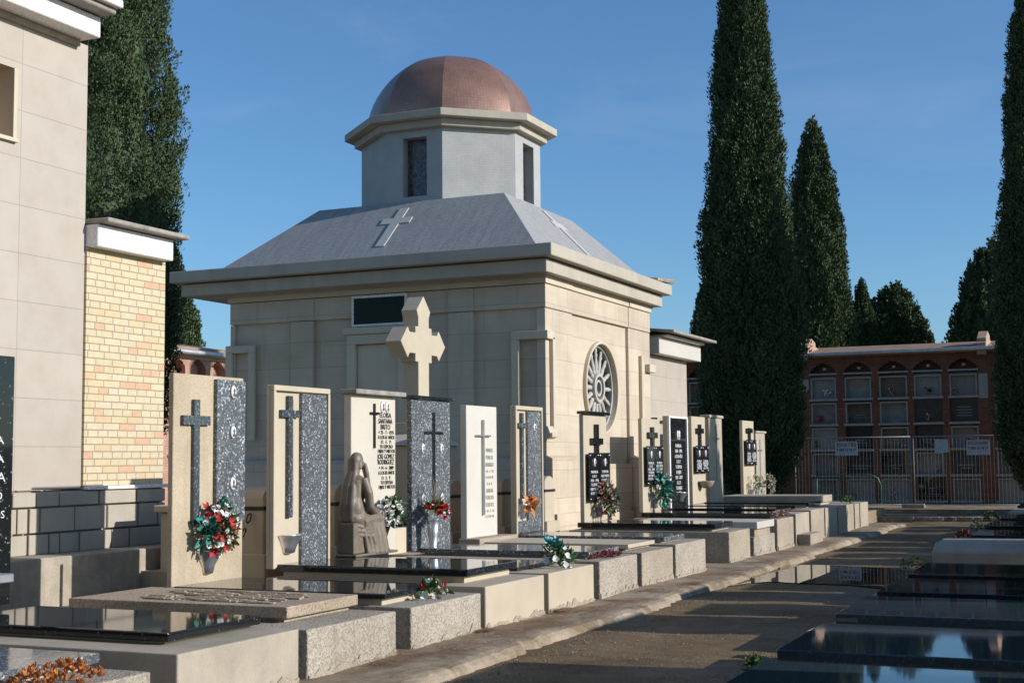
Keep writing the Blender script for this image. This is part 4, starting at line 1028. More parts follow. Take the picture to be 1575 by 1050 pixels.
# black stone at the left edge
h = headstone('polished black headstone cut by the left picture edge, pale lettering', 6.95, 8.05, .55, 2.42, 'black')
inscription([('AMALIA', .09, 7.69, 1.78, .52), ('GARCIA', .09, 7.69, 1.64, .52), ('VILLANUEVA', .10, 7.60, 1.50, .74), ('1917 2000', .08, 7.66, 1.36, .54), ('A LOS 83 AÑOS', .08, 7.64, 1.22, .66), ('FAMILIA', .08, 7.68, .98, .50)], 'letters_pale', h, XS+.003)
# steel fittings on the slab at the left edge
s_ = thing('steel_bar', 'bright steel bar on a curved leg before the black headstone', 'grave ornament', (-7.3, 7.3, .5))
MB().box(-7.24, -7.08, 6.0, 7.34, .79, .85).build('bar', 'steel', s_, .006)
MB().tube([(-7.79, 7.25, 1.0), (-7.62, 7.25, 1.03), (-7.3, 7.25, .97), (-7.16, 7.25, .86)], .022, 10).build('curved_leg', 'steel', s_)
s_ = thing('steel_crucifix', 'polished steel crucifix lying on the nearest slab', 'grave ornament', (-6.2, 5.8, .5))
MB().box(-6.28, -6.16, 5.1, 6.14, .471, .55).build('upright', 'steel', s_, .006)
MB().box(-6.6, -5.9, 5.35, 5.45, .473, .552).build('cross_arm', 'steel', s_, .006)

h = headstone('beige headstone with plain dark cross and three portraits on its granite panel', 9.97, 11.03, .50, 2.40, 'beige', .055)
MB().box(XS+.001, XS+.04, 10.56, 11.01, 1.05, 2.37).build('granite_panel', 'blue', h, .003)
cross(h, 10.27, 1.04, 2.17, 1.98, .20, .043, .035, 'bluedark')
for z in (2.26, 1.88, 1.40): medallion(h, 10.80, z, XS+.042)
inscription([(t, .055, 10.78, z, wd) for t, z, wd in (('FAMILIA', 2.14, .24), ('1921 - 1985', 2.06, .26), ('D. E. P.', 1.98, .18), ('1925 - 1999', 1.72, .28), ('TUS HIJOS', 1.64, .26), ('Y NIETOS', 1.57, .24), ('1950 - 2004', 1.25, .26), ('D. E. P.', 1.17, .18))], 'letters_dim', h, XS+.043, depth=.003)
wall_vase(h, 10.48, .60, .80, .12, .055)

def framed(label, y0, y1, z0, z1, cu, split, bottom=False, vase=None):
    h = headstone(label, y0, y1, z0, z1, 'beige_smooth', .04)
    f = MB(); fw = .055; pr = .05
    f.box(XS+.001, XS+pr, y0, y0+fw*.7, z0, z1-fw); f.box(XS+.001, XS+pr, y1-fw*.7, y1, z0, z1-fw); f.box(XS+.001, XS+pr, y0, y1, z1-fw+.001, z1)
    f.build('frame', 'beige_smooth', h, .004)
    W = y1-y0; ys = y0+split*W
    MB().box(XS+.001, XS+.035, ys, y1-fw*.7-.012, z0+.01, z1-fw-.012).build('granite_panel', 'blue', h, .003)
    if bottom: MB().box(XS+.001, XS+.033, y0+fw*.7+.004, ys-.004, z0+.01, z0+.17).build('granite_strip', 'blue', h, .003)
    yc = y0+cu*W; H = z1-z0
    cross(h, yc, z0+.27*H, z1-.055*H, z1-.155*H, .150*W, .036*W, .04, 'bluedark')
    MB().box(XS+.001, XS+.02, yc+.062*W, yc+.082*W, z0+.285*H, z1-.07*H).build('tan_strip', 'bronze_strip', h)
    return h
h = framed('framed headstone with granite right half and an empty steel vase', 11.48, 12.53, .55, 2.36, .30, .50)
wall_vase(h, 11.80, .70, .87, .125, .07)
inscription([('FAMILIA', .055, 12.26, 1.78, .26), ('1930 - 2001', .055, 12.26, 1.68, .30), ('D. E. P.', .055, 12.26, 1.58, .2), ('TUS HIJOS', .055, 12.26, 1.42, .28)], 'letters_dim', h, XS+.037, depth=.003)

h = headstone('cream marble headstone with bronze lettering behind the seated statue', 13.04, 14.03, .55, 2.33, 'cream', .09)
MB().box(XS-.12, XS+.10, 12.99, 14.12, 2.332, 2.385).build('cap', 'oldcap', h, .008)
cross(h, 13.53, 1.74, 2.24, 2.13, .095, .014, .02, 'darkmetal')
for y in (13.72, 13.83): medallion(h, y, 2.21, XS, .043, .065)
zz = lambda py_: 2.35-(py_-605.5)*.00733
inscription([(t, s_, 13.79+du, zz(y), wd*.88) for t, s_, y, wd, du in (('ELOISA', .082, 638, .30, 0), ('SANTANA', .082, 647.3, .36, 0), ('BRITO', .082, 656.3, .25, 0), ('+ 25 - 7 - 1975', .058, 664.5, .40, .02), ('A LOS 61 AÑOS', .058, 672, .43, .02), ('D.  E.  P.', .056, 679.3, .27, .02), ('TU ESPOSO', .058, 686.5, .34, .02), ('HIJAS Y NIETOS', .058, 693.5, .44, .02), ('JOSE GOMEZ', .080, 702, .44, .01), ('RODRIGUEZ', .080, 710.5, .42, .01), ('+ 14 - 6 - 2009', .058, 719.3, .38, .02), ('A LOS 83 AÑOS', .058, 727, .42, .02), ('D.  E.  P.', .056, 735, .24, .02), ('TU ESPOSA', .058, 742, .32, .03), ('HIJAS Y NIETOS', .058, 749, .42, .03))], 'letters_dark', h, XS+.004, depth=.005)
wall_vase(h, 13.70, .74, .90, .10, .06, 'darkmetal')

h = headstone('speckled granite headstone with dark cap and four small portraits', 14.43, 15.43, .53, 2.33, 'blue', .07)
MB().box(XS-.12, XS+.05, 14.39, 15.50, 2.332, 2.37).build('cap', 'dark', h, .006)
cross(h, 14.98, .95, 2.18, 1.93, .24, .028, .014, 'dark', armw=.016)
for y in (14.70, 15.19):
    for z in (1.74, 1.14): medallion(h, y, z, XS, .042, .06)
inscription([('FAMILIA', .055, 14.71, 1.60, .26), ('D. E. P.', .055, 14.71, 1.51, .2), ('TUS HIJOS', .055, 15.2, 1.60, .28), ('D. E. P.', .055, 15.2, 1.51, .2)], 'letters_dim', h, XS+.003, depth=.003)

h = headstone('plain white marble headstone with slim grey cross', 15.90, 16.82, .60, 2.30, 'whitestone', .09)
MB().box(XS-.1, XS+.20, 15.86, 17.05, .53, .60).build('foot', 'conc_c', h, .008)
cross(h, 16.36, .88, 2.12, 1.91, .22, .020, .03, 'greymetal', armw=.012)
inscription([(t, s_, 16.58, z, wd*.9) for t, s_, z, wd in (('MANUEL', .075, 1.72, .24), ('PUNETE', .075, 1.625, .24), ('DOMINGO', .075, 1.53, .27), ('+ 8 - 1 - 99', .05, 1.445, .27), ('A LOS 93', .05, 1.365, .26), ('D. E. P.', .05, 1.28, .18), ('AURORA', .075, 1.19, .24), ('FUERTES', .075, 1.10, .27), ('FUERTES', .075, 1.005, .27), ('+ 12 - 1 - 98', .05, .925, .29), ('A LOS 83', .05, .855, .29))], 'letters_grey', h, XS+.004, depth=.004)

h = framed('framed granite headstone with orange paper leaves in its vase', 17.35, 18.30, .58, 2.34, .27, .46, bottom=True)
wall_vase(h, 17.62, .80, .98, .11, .055)
o = medallion(h, 18.02, 2.05, XS+.036, .055, .05)
inscription([('FAMILIA', .06, 18.02, 1.86, .28), ('1940 - 2003', .06, 18.02, 1.72, .3), ('D. E. P.', .06, 18.02, 1.60, .2), ('TU ESPOSA', .06, 18.02, 1.48, .3), ('E HIJOS', .06, 18.02, 1.36, .24)], 'letters_dim', h, XS+.037, depth=.003)

def plaque_stone(label, y0, y1, z0, z1, cz, pz0, pz1, cap=None, vase=True, th=.07, mat='beige_smooth', gap=.0, studs=True, vm='steel'):
    h = headstone(label, y0, y1, z0, z1, mat, th)
    W = y1-y0; yc = y0+.49*W
    if cap: MB().box(XS-th-.02, XS+.06, y0-.05, y1+.04, z1+.002, z1+.05).build('cap', cap, h, .006)
    cross(h, yc, pz1-.02, z1-.09*(z1-z0), cz, .24*W, .055*W, .05, 'black', armw=.05)
    for k, (a0, a1) in enumerate(((y0+.06*W, yc-.01*W), (yc+.01*W, y1-.03*W))):
        q = MB().box(XS+.051, XS+.068, a0, a1, pz0, pz1).build('plaque', 'black', h, .003)
        medallion(q, (a0+a1)/2, pz1-.15, XS+.069, .04, .065)
        c_ = (a0+a1)/2; n = 6; zs = [pz1-.30-i*(pz1-pz0-.36)/n for i in range(n)]
        tx = [('FAMILIA', .30), ('D. E. P.', .18), ('1932 - 1996', .34), ('TU ESPOSA', .3), ('HIJOS Y NIETOS', .36), ('NO TE OLVIDAN', .34)]
        if k: tx = tx[3:]+tx[:3]
        inscription([(t, .055, c_, z, min(wd, a1-a0-.08)) for (t, wd), z in zip(tx, zs)], 'letters_pale', q, XS+.0695, depth=.003, bold=.001)
        if studs:
            st = MB()
            for yy in (a0+.04, a1-.04):
                for z in (pz0+.04, pz1-.04): st._ell((XS+.07, yy, z), (.012, .014, .014), 8, 6)
            st.build('stud', 'steel', q)
        MB().box(XS+.001, XS+.0505, a0+.05, a1-.05, pz0+.05, pz1-.05).build('bracket', 'darkmetal', h)
    if vase: wall_vase(h, yc+.05, z0+.08, z0+.23, .10, .055, vm)
    return h
plaque_stone('beige headstone with thin dark cap and twin black plaques below the rose window', 20.03, 21.05, .62, 2.29, 1.87, .93, 1.69, 'black')
plaque_stone('beige headstone with twin black plaques and teal flowers', 22.83, 23.83, .66, 2.29, 2.00, 1.12, 1.81)
h = headstone('black headstone in a thin white frame with a single text column', 24.24, 25.40, .68, 2.37, 'beige_smooth', .08)
f = MB(); f.box(XS+.001, XS+.05, 24.24, 24.30, .68, 2.33); f.box(XS+.001, XS+.05, 25.34, 25.40, .68, 2.33); f.box(XS+.001, XS+.05, 24.24, 25.40, 2.331, 2.37); f.build('frame', 'white', h, .004)
MB().box(XS+.001, XS+.03, 24.31, 25.33, .69, 2.32).build('black_panel', 'black', h)
for y in (24.78, 24.88): medallion(h, y, 2.02, XS+.031, .045, .09)
inscription([(t, .085, 24.82, 1.82-i*.098, wd) for i, (t, wd) in enumerate((('FAMILIA', .36), ('1928 - 1994', .42), ('A LOS 66 AÑOS', .46), ('D. E. P.', .24), ('TU ESPOSA', .38), ('E HIJOS', .3), ('1931 - 2007', .42), ('D. E. P.', .24), ('TUS HIJOS', .36), ('Y NIETOS', .32)))], 'letters_pale', h, XS+.032, bold=.002)
wall_vase(h, 24.85, .80, .96, .13, .06, x=XS+.03)
h = plaque_stone('narrow beige headstone with twin plaques and a stone bowl', 25.80, 26.72, .70, 2.40, 2.12, 1.30, 1.83, vase=False)
MB().lathe((XS+.12, 26.3, 1.0), [(.05, 0), (.12, .04), (.16, .12), (.17, .14), (.12, .13)], 14).build('bowl', 'trav', h)
h = headstone('grey stone headstone with thin engraved cross in the cypress shade', 27.0, 27.95, .66, 2.40, 'conc_b', .16)
MB().box(XS-.18, XS+.03, 26.97, 28.0, 2.402, 2.46).build('cap', 'conc_b', h, .008)
cross(h, 27.5, 1.1, 2.26, 1.98, .22, .028, .012, 'greymetal', armw=.02)
plaque_stone('far sunlit beige headstone alone before the tall cypress', 29.62, 30.58, .66, 2.40, 2.18, 1.42, 1.98)
h = headstone('shaded grey headstone just behind the far sunlit one', 30.75, 31.6, .5, 2.14, 'conc_b', .16)
MB().box(XS-.18, XS+.03, 30.72, 31.65, 2.142, 2.19).build('cap', 'conc_b', h, .008)
cross(h, 31.1, 1.1, 2.0, 1.75, .2, .028, .012, 'greymetal', armw=.02)
# flat stone behind the travertine lid's neighbour: nothing else stands there

# big budded stone cross on a pedestal, behind the row
bc = thing('stone_cross', 'large pale stone cross with pointed arm ends on a pedestal before the mausoleum', 'stone cross', (-9.12, 17.0, .4))
c_, zc = 17.01, 3.22
half = [(.155, .0)]
out = [(-.155, 2.0), (.155, 2.0), (.155, 2.96), (.24, 2.96), (.24, 3.07), (.41, 3.07), (.46, 3.0), (.66, 3.215), (.46, 3.43), (.41, 3.36), (.24, 3.36), (.24, 3.45), (.155, 3.45), (.155, 3.58), (.20, 3.68), (0, 3.89), (-.20, 3.68), (-.155, 3.58), (-.155, 3.45), (-.24, 3.45), (-.24, 3.36), (-.41, 3.36), (-.46, 3.43), (-.66, 3.215), (-.46, 3.0), (-.41, 3.07), (-.24, 3.07), (-.24, 2.96), (-.155, 2.96)]
MB().prism([(c_+u, z) for u, z in out], 'x', -9.25, -9.0).build('cross', 'beige_smooth', bc, .006)
MB().box(-9.62, -8.84, 16.30, 17.72, .4, 1.80).build('pedestal', 'beige_smooth', bc, .012)
vs = [(-9.66, 16.24, 1.801), (-8.78, 16.24, 1.801), (-8.78, 17.78, 1.801), (-9.66, 17.78, 1.801), (-9.30, 16.8, 2.0), (-8.95, 16.8, 2.0), (-8.95, 17.22, 2.0), (-9.30, 17.22, 2.0)]
MB().add(vs, [(0, 3, 2, 1), (4, 5, 6, 7), (0, 1, 5, 4), (1, 2, 6, 5), (2, 3, 7, 6), (3, 0, 4, 7)]).build('pedestal_cap', 'lime_plain', bc)
MB().box(-9.5, -8.95, 16.7, 17.3, 1.95, 2.12).build('cross_foot', 'beige_smooth', bc, .01)
# chain posts
prev = None
for i, y in enumerate((11.25, 12.15, 13.55, 16.42, 18.05, 19.6)):
    pst = thing('chain_post', ['thin iron stake behind the portrait headstone', 'low stone post behind the framed headstone with the steel vase', 'low stone post behind the seated statue', 'low rounded stone post between the speckled and the white headstones', 'low rounded stone post between the white and the orange leaf headstones', 'low stone post by the mausoleum corner'][i], 'post', (-8.34, y, .4), 'chain posts around the mausoleum')
    n = 10; hw = .19 if i else .02; poly = [(y-hw, .4), (y+hw, .4), (y+hw, 1.22)]+[(y+hw*math.cos(math.pi*k/n), 1.22+.12*math.sin(math.pi*k/n)) for k in range(1, n)]+[(y-hw, 1.22)]
    if i: MB().prism(poly, 'x', -8.50, -8.20).build('shaft', 'beige_smooth', pst, .01)
    else: MB().box(-8.36, -8.32, y-hw, y+hw, .15, 1.2).build('shaft', 'chain', pst)
    if i: MB().box(-8.56, -8.14, y-hw-.06, y+hw+.06, .421 if y > 12.5 else .16, .66).build('foot', 'beige_smooth', pst, .01)
    if i: MB().box(-8.512, -8.19, y-hw-.012, y+hw+.012, 1.10, 1.14).build('iron_band', 'chain', pst)
    if prev is not None:
        ch = MB(); L_ = y-hw-(prev+hw); nl = max(6, int(L_/.075))
        for k in range(nl):
            t = (k+.5)/nl; yy = prev+hw+L_*t; zz_ = 1.12-.32*(1-(2*t-1)**2); d = Vector((0, L_/nl*.62, -.32*(2-4*t)*2*-.5*L_/nl*.0+.0)); sl = -.32*(4-8*t)/L_; d = Vector((0, 1, sl)).normalized()*(L_/nl*.62)
            s1 = Vector((.022, 0, 0)) if k % 2 else Vector((0, -d.z, d.y)).normalized()*.022
            cc = Vector((-8.35, yy, zz_)); q = [cc-d, cc-d*.6+s1, cc+d*.6+s1, cc+d, cc+d*.6-s1, cc-d*.6-s1, cc-d]
            ch.tube(q, .0085, 5, False)
        tag(ch.build('iron_chain', 'chain'), ['iron chain behind the gap beside the portrait headstone', 'iron chain behind the gap left of the seated statue', 'iron chain behind the cream headstone', 'iron chain right of the big stone cross', 'iron chain before the mausoleum corner'][i-1], 'chain', 'chains around the mausoleum')
    prev = y
# low stepped kerb between headstones and mausoleum
kb = thing('stepped_kerb', 'low stepped stone kerb in the shade behind the headstones', 'kerb', (-9.0, 14, .4))
MB().box(-9.1, -8.62, 12.3, 19.9, .4, .74).build('lower_step', 'lime_plain', kb, .01); MB().box(-9.9, -9.12, 12.45, 16.2, .4, 1.05).build('upper_step', 'lime_plain', kb, .01)
MB().box(-9.96, -9.06, 12.4, 16.2, 1.052, 1.13).build('coping', 'lime_plain', kb, .01)

# ------------------------------------------------------------------ seated statue
st = thing('statue', 'bronze statue of a seated veiled mourning woman with bowed head', 'statue', (-7.66, 13.04, .585))
SB = Vector((-7.66, 13.04, .585)); SX, SY = .62, 1.18
m_ = MB()
def el(y, z, ry, rz, rx, x=0): m_._ell(SB+Vector((x*SX, y*SY, z)), (rx*.8, ry*1.1, rz), 16, 10)
def tb(pts, rs): m_.tube([SB+Vector((p_[0]*SX, p_[1]*SY, p_[2])) for p_ in pts], [q*.92 for q in rs], 12)
el(-.085, 1.005, .074, .096, .066)                    # head
el(-.025, .985, .036, .055, .04); el(.012, .972, .016, .022, .014); el(-.002, .938, .018, .014, .022)   # bowed face, nose, chin
tb([(0, -.10, .95), (0, -.135, .85)], [.042, .055])   # neck
tb([(-.06, -.15, .80), (-.06, -.16, .62), (-.06, -.13, .40)], [.075, .066, .10])      # torso, slim and wide
tb([(.06, -.15, .80), (.06, -.16, .62), (.06, -.13, .40)], [.075, .066, .10])
el(-.14, .815, .062, .055, .15)                      # shoulders
# veil: hood, two falls beside the face, cloth down the back
el(-.105, 1.02, .080, .090, .085)
for sx in (1, -1):
    tb([(.03*sx, -.085, 1.085), (.068*sx, -.10, 1.02), (.075*sx, -.115, .94), (.075*sx, -.15, .87)], [.03, .03, .030, .022])
for x_, w_ in ((-.09, .044), (-.03, .048), (.03, .042)):
    tb([(x_*.7, -.145, 1.03), (x_*.8, -.155, .90), (x_*1.2, -.20, .74), (x_*1.35, -.225, .55), (x_*1.4, -.215, .37)], [w_*.9, w_*.75, w_*1.05, w_*1.15, w_*1.35])
tb([(.07, -.025, .99), (.08, .0, .88), (.07, .035, .77), (.05, .07, .68)], [.024, .034, .032, .014])   # long fall of the veil in front
tb([(.02, -.01, .95), (.03, .03, .84), (.03, .08, .72)], [.018, .022, .014])
# arms: hanging from the shoulder, forearms laid in the lap
tb([(.16, -.125, .825), (.25, -.115, .67), (.25, -.085, .53), (.22, .01, .475), (.16, .12, .465)], [.058, .055, .050, .038, .026])
tb([(-.135, -.14, .815), (-.155, -.12, .67), (-.14, -.06, .53), (-.08, .05, .48), (-.02, .12, .475)], [.044, .043, .040, .031, .022])
el(.135, .475, .04, .022, .035, .06)
for q in range(4): tb([(.145-.018*q, .155, .475), (.138-.018*q, .192, .465), (.134-.018*q, .205, .445)], [.010, .009, .006])
tb([(.155, .13, .485), (.16, .165, .475)], [.011, .008])
for q in range(4): tb([(-.005-.014*q, .14, .482), (.0-.014*q, .175, .482)], [.010, .008])
# thighs, shins, feet under the robe
for sx in (1, -1):
    tb([(.07*sx, -.12, .36), (.08*sx, .06, .395), (.08*sx, .235, .385)], [.10, .080, .066])
    tb([(.08*sx, .235, .385), (.085*sx, .255, .2), (.09*sx, .26, .06)], [.066, .056, .066])
    tb([(.08*sx, .24, .035), (.08*sx, .37, .035), (.08*sx, .43, .028)], [.040, .032, .018])
# robe: hem and vertical folds, broad enough to hide the shins
for q, (yy, xx) in enumerate(((.31, .105), (.325, .06), (.325, .01), (.32, -.04), (.30, -.09), (.285, .145), (.22, .165), (.15, .16), (.08, .168), (.01, .160), (-.06, .165))):
    tb([(xx*.70, yy*.80-.0, .40), (xx*.92, yy-.045, .28), (xx, yy-.02+.01*(q % 2), .15), (xx*1.06, yy+.01, .02)], [.018, .021+.004*(q % 2), .024+.006*(q % 3), .030])
el(.10, .10, .20, .12, .14); el(.05, .26, .20, .14, .13)
for yy in (.06, .14, .22): tb([(.04, yy, .38), (.08, yy+.02, .2), (.10, yy+.04, .015)], [.085, .09, .10])
tb([(.0, .02, .33), (.02, .0, .15), (.03, .0, .01)], [.10, .10, .11])
for q in range(5): tb([(.02, -.25, .46-.04*q), (.13, -.20+.01*q, .42-.05*q), (.165, -.06+.02*q, .35-.035*q), (.15, .07+.03*q, .365-.03*q), (.09, .20, .405-.03*q)], [.014, .018, .020, .019, .012])
el(-.175, .50, .085, .17, .145); el(-.16, .40, .11, .08, .16); el(-.11, .66, .085, .16, .12); el(-.07, .50, .11, .10, .14); el(.0, .46, .10, .05, .12)
bo = m_.build('figure', 'statue', st)
rm = bo.modifiers.new('remesh', 'REMESH'); rm.mode = 'VOXEL'; rm.voxel_size = .0085; rm.use_smooth_shade = True
smo = bo.modifiers.new('smooth', 'SMOOTH'); smo.factor = .5; smo.iterations = 2
MB().box(-7.78, -7.575, 12.72, 13.02, .616, .94).build('seat_block', 'statue', st, .008)
MB().box(-7.788, -7.53, 12.69, 13.60, .586, .612).build('base', 'statue', st, .006)

# ------------------------------------------------------------------ flowers
_fl = {}
def petal(mb, M4, L_, W_, cup, nseg=3):
    vs = []
    for i in range(nseg+1):
        t = i/nseg; wd = W_*math.sin(math.pi*min(.92, .12+t*.8))
        for sgn in (-1, 0, 1):
            vs.append(M4 @ Vector((L_*t*math.cos(cup*t), sgn*wd, L_*t*math.sin(cup*t)+abs(sgn)*wd*.35)))
    fs = [(i*3+j, i*3+j+1, (i+1)*3+j+1, (i+1)*3+j) for i in range(nseg) for j in range(2)]
    mb.add(vs, fs, smooth=True)
def flower_mesh(kind, mat, seed=0):
    key = (kind, mat)
    if key in _fl: return _fl[key]
    mb = MB(); r_ = random.Random(seed+len(_fl))
    if kind == 'rose': layers = [(6, .045, .024, .35, .15), (5, .038, .022, .9, .45), (4, .03, .018, 1.3, .7), (3, .022, .014, 1.5, 1.0)]
    elif kind == 'lily': layers = [(6, .065, .016, .3, .35)]
    elif kind == 'tulip': layers = [(4, .06, .02, .5, 1.0), (3, .055, .018, .3, 1.15)]
    elif kind == 'small': layers = [(6, .022, .010, .4, .3), (4, .014, .008, .8, .8)]
    elif kind == 'orchid': layers = [(3, .06, .03, .2, .5), (3, .045, .024, .2, .2)]
    else: layers = [(9, .042, .008, .5, .35), (7, .034, .007, .6, .75), (5, .024, .006, .6, 1.1)]      # rosette
    for li, (n, L_, W_, cup, tilt) in enumerate(layers):
        for k in range(n):
            a_ = 2*math.pi*(k+.5*li)/n+r_.uniform(-.15, .15)
            petal(mb, Matrix.Rotation(a_, 4, 'Z') @ Matrix.Rotation(-tilt+r_.uniform(-.12, .12), 4, 'Y'), L_*r_.uniform(.88, 1.1), W_, cup)
    if kind in ('lily', 'orchid', 'small'): mb._ell((0, 0, .012), (.006, .006, .01), 6, 5)
    me = mb.mesh('blossom'); me.materials.append(M[mat]); _fl[key] = me; return me
def leaves(name, mat, parent, centre, rad, n, normal, L_=.09, W_=.022, seed=1, hang=0):
    mb = MB(); r_ = random.Random(seed); nn = Vector(normal).normalized()
    for i in range(n):
        d = Vector((r_.gauss(0, 1), r_.gauss(0, 1), r_.gauss(0, 1))).normalized()
        if d @ nn < -.05: d = d-2*(d @ nn)*nn
        d = (d+nn*.15).normalized(); l_ = L_*r_.uniform(.6, 1.25)
        st_ = Vector(centre)+Vector((d.x*rad[0], d.y*rad[1], d.z*rad[2]))*r_.uniform(.35, .95)
        M4 = Matrix.Translation(st_) @ (d+Vector((0, 0, -hang))).to_track_quat('X', 'Z').to_matrix().to_4x4() @ Matrix.Rotation(r_.uniform(0, 6.28), 4, 'X')
        petal(mb, M4, l_, W_*r_.uniform(.7, 1.2), r_.uniform(-.7, .3))
    return mb.build(name, mat, parent)
def bouquet(label, centre, rad, flowers, foliage, normal=(1, 0, .25), seed=1, cat='flowers', name='bouquet', stems=None):
    r_ = random.Random(seed); b = thing(name, label, cat, centre)
    for fm, n, L_, W_, *hg in foliage: leaves('foliage', fm, b, centre, rad, n, normal, L_, W_, seed+n, hg[0] if hg else 0)
    nn = Vector(normal).normalized(); placed = []
    for kind, mat, n, size in flowers:
        me = flower_mesh(kind, mat, seed)
        for i in range(n):
            best = None
            for tr in range(14):
                d = Vector((r_.gauss(0, 1), r_.gauss(0, 1), r_.gauss(0, 1))).normalized()
                if d @ nn < 0.05: d = d-2*(d @ nn)*nn
                p_ = Vector((d.x*rad[0], d.y*rad[1], d.z*rad[2]))*r_.uniform(.82, 1.05)
                q = min([(p_-x).length for x in placed] or [9])
                if best is None or q > best[0]: best = (q, p_, d)
            _, p_, d = best; placed.append(p_)
            o_ = bpy.data.objects.new('blossom', me); COL.objects.link(o_); o_.parent = b; ORG[o_.name] = ORG[b.name]
            o_.location = p_; s_ = size*r_.uniform(.85, 1.2); o_.scale = (s_, s_, s_)
            o_.rotation_euler = ((d+nn*.5).to_track_quat('Z', 'Y') @ Matrix.Rotation(r_.uniform(0, 6.28), 3, 'Z').to_quaternion()).to_euler()
    if stems:
        mb = MB()
        for k in range(stems[0]):
            a_ = r_.uniform(0, 6.28); f_ = r_.uniform(.2, 1); tip = Vector(centre)+Vector((rad[0]*f_*math.cos(a_)*.9, rad[1]*f_*math.sin(a_), stems[1]*r_.uniform(.6, 1.1)))
            mb.tube([Vector(centre), Vector(centre).lerp(tip, .5)+Vector((0, 0, .02)), tip], [.004, .003, .002], 4, False)
        mb.build('twigs', 'twig', b)
    return b
C_ = XS
bouquet('wreath of red lilies and white flowers with teal leaves on the beige headstone', (C_+.09, 10.50, .98), (.13, .24, .22),
        [('lily', 'red', 11, 1.0), ('rose', 'red', 5, .9), ('small', 'white', 22, 1.6), ('orchid', 'white', 6, .8)], [('leaf', 90, .09, .02), ('paleleaf', 25, .08, .012)], seed=3)
bb = bpy.data.objects[[o_.name for o_ in bpy.data.objects if o_.name.startswith('bouquet')][-1]]
leaves('teal_leaves', 'teal', bb, (C_+.09, 10.33, 1.0), (.10, .08, .16), 34, (1, -.6, 0), .09, .035, 8)
leaves('teal_tip', 'teal', bb, (C_+.08, 10.63, 1.20), (.04, .05, .07), 10, (1, 0, .6), .06, .025, 9)
bouquet('bunch of white roses beside the seated statue', (C_+.10, 13.70, 1.02), (.12, .19, .16), [('rose', 'white', 24, 1.1)], [('leaf', 70, .10, .028), ('paleleaf', 16, .14, .008, .9)], seed=5)
vb = thing('flower_vase', 'tall steel cone vase standing at the speckled granite headstone', 'vase', (-7.62, 14.62, .555))
MB().lathe((-7.62, 14.62, .556), [(.045, 0), (.05, .015), (.04, .03), (.06, .16), (.075, .33), (.07, .33), (.05, .2)], 18).build('vase', 'steel', vb)
bouquet('red and white carnations with thin twigs in the cone vase', (-7.60, 14.66, .98), (.14, .19, .12), [('rose', 'red', 14, 1.05), ('small', 'white', 16, 1.5)], [('leaf', 80, .09, .02)], normal=(.5, 0, .8), seed=7, stems=(26, .40))
bouquet('orange brown paper leaves in the vase of the far framed headstone', (C_+.12, 17.56, .98), (.08, .12, .08), [('orchid', 'orange', 3, 1.2)], [('orange', 14, .12, .04)], seed=9)
bouquet('pink and green flower bunch on the headstone below the rose window', (C_+.12, 20.62, .95), (.15, .30, .28), [('rose', 'pink', 20, 1.0), ('rose', 'red', 9, 1.0), ('small', 'yellow', 8, 1.4)], [('leaf', 110, .11, .026), ('paleleaf', 140, .11, .024)], seed=11)
b_ = bouquet('teal foliage bunch with pale yellow flowers on the far beige headstone', (C_+.12, 23.42, 1.04), (.14, .28, .30), [('rose', 'yellow', 7, 1.1), ('orchid', 'aqua', 6, 1.2), ('small', 'white', 8, 1.6)], [('teal', 120, .13, .036), ('paleleaf', 70, .13, .02)], seed=13)
bouquet('dried pale flower bunch on the last sunlit headstone', (C_+.12, 30.10, 1.0), (.12, .24, .20), [('rose', 'white', 10, 1.1), ('small', 'yellow', 6, 1.5)], [('paleleaf', 50, .10, .02)], seed=15)
bouquet('greyish flower bunch on the shaded last headstone', (C_+.14, 31.2, .98), (.14, .28, .22), [('rose', 'dryflower', 14, 1.2)], [('paleleaf', 50, .10, .02)], seed=17)
bouquet('small red tulip and pale flowers on the pebbly kerb', (-5.60, 10.72, .44), (.09, .20, .10), [('tulip', 'red', 2, 1.3), ('rose', 'dryflower', 3, 1.0), ('orchid', 'white', 3, .8), ('small', 'white', 6, 1.3)], [('leaf', 45, .09, .022), ('paleleaf', 18, .08, .018)], normal=(.2, 0, 1), seed=19)
b_ = bouquet('white flowers with teal tops on the smooth kerb', (-5.58, 13.55, .50), (.11, .24, .16), [('orchid', 'white', 12, .95), ('rose', 'white', 6, .9)], [('leaf', 46, .12, .026)], normal=(.35, 0, 1), seed=21)
leaves('teal_leaves', 'teal', b_, (-5.62, 13.50, .66), (.09, .15, .10), 40, (.2, 0, 1), .07, .026, 4)
leaves('pale_tips', 'aqua', b_, (-5.62, 13.48, .72), (.08, .12, .08), 22, (.2, 0, 1), .05, .022, 5)
# succulents
def rosettes(label, centre, rad, n, mat, size, seed, name='succulent_plant', fol=None):
    r_ = random.Random(seed); b = thing(name, label, 'plant', centre); me = flower_mesh('rosette', mat, seed)
    for i in range(n):
        a_ = r_.uniform(0, 6.28); f_ = math.sqrt(r_.random()); p_ = Vector((rad[0]*f_*math.cos(a_), rad[1]*f_*math.sin(a_), rad[2]*(1-f_*f_*.7)*r_.uniform(.6, 1.05)))
        o_ = bpy.data.objects.new('rosette', me); COL.objects.link(o_); o_.parent = b; o_.location = p_; s_ = size*r_.uniform(.75, 1.25); o_.scale = (s_, s_, s_)
        d = Vector((p_.x/rad[0]*.7+r_.gauss(0, .25), p_.y/rad[1]*.7+r_.gauss(0, .25), 1)); o_.rotation_euler = d.to_track_quat('Z', 'Y').to_euler()
    if fol: leaves('foliage', fol, b, centre, rad, 60, (0, 0, 1), .05, .012, seed)
    return b
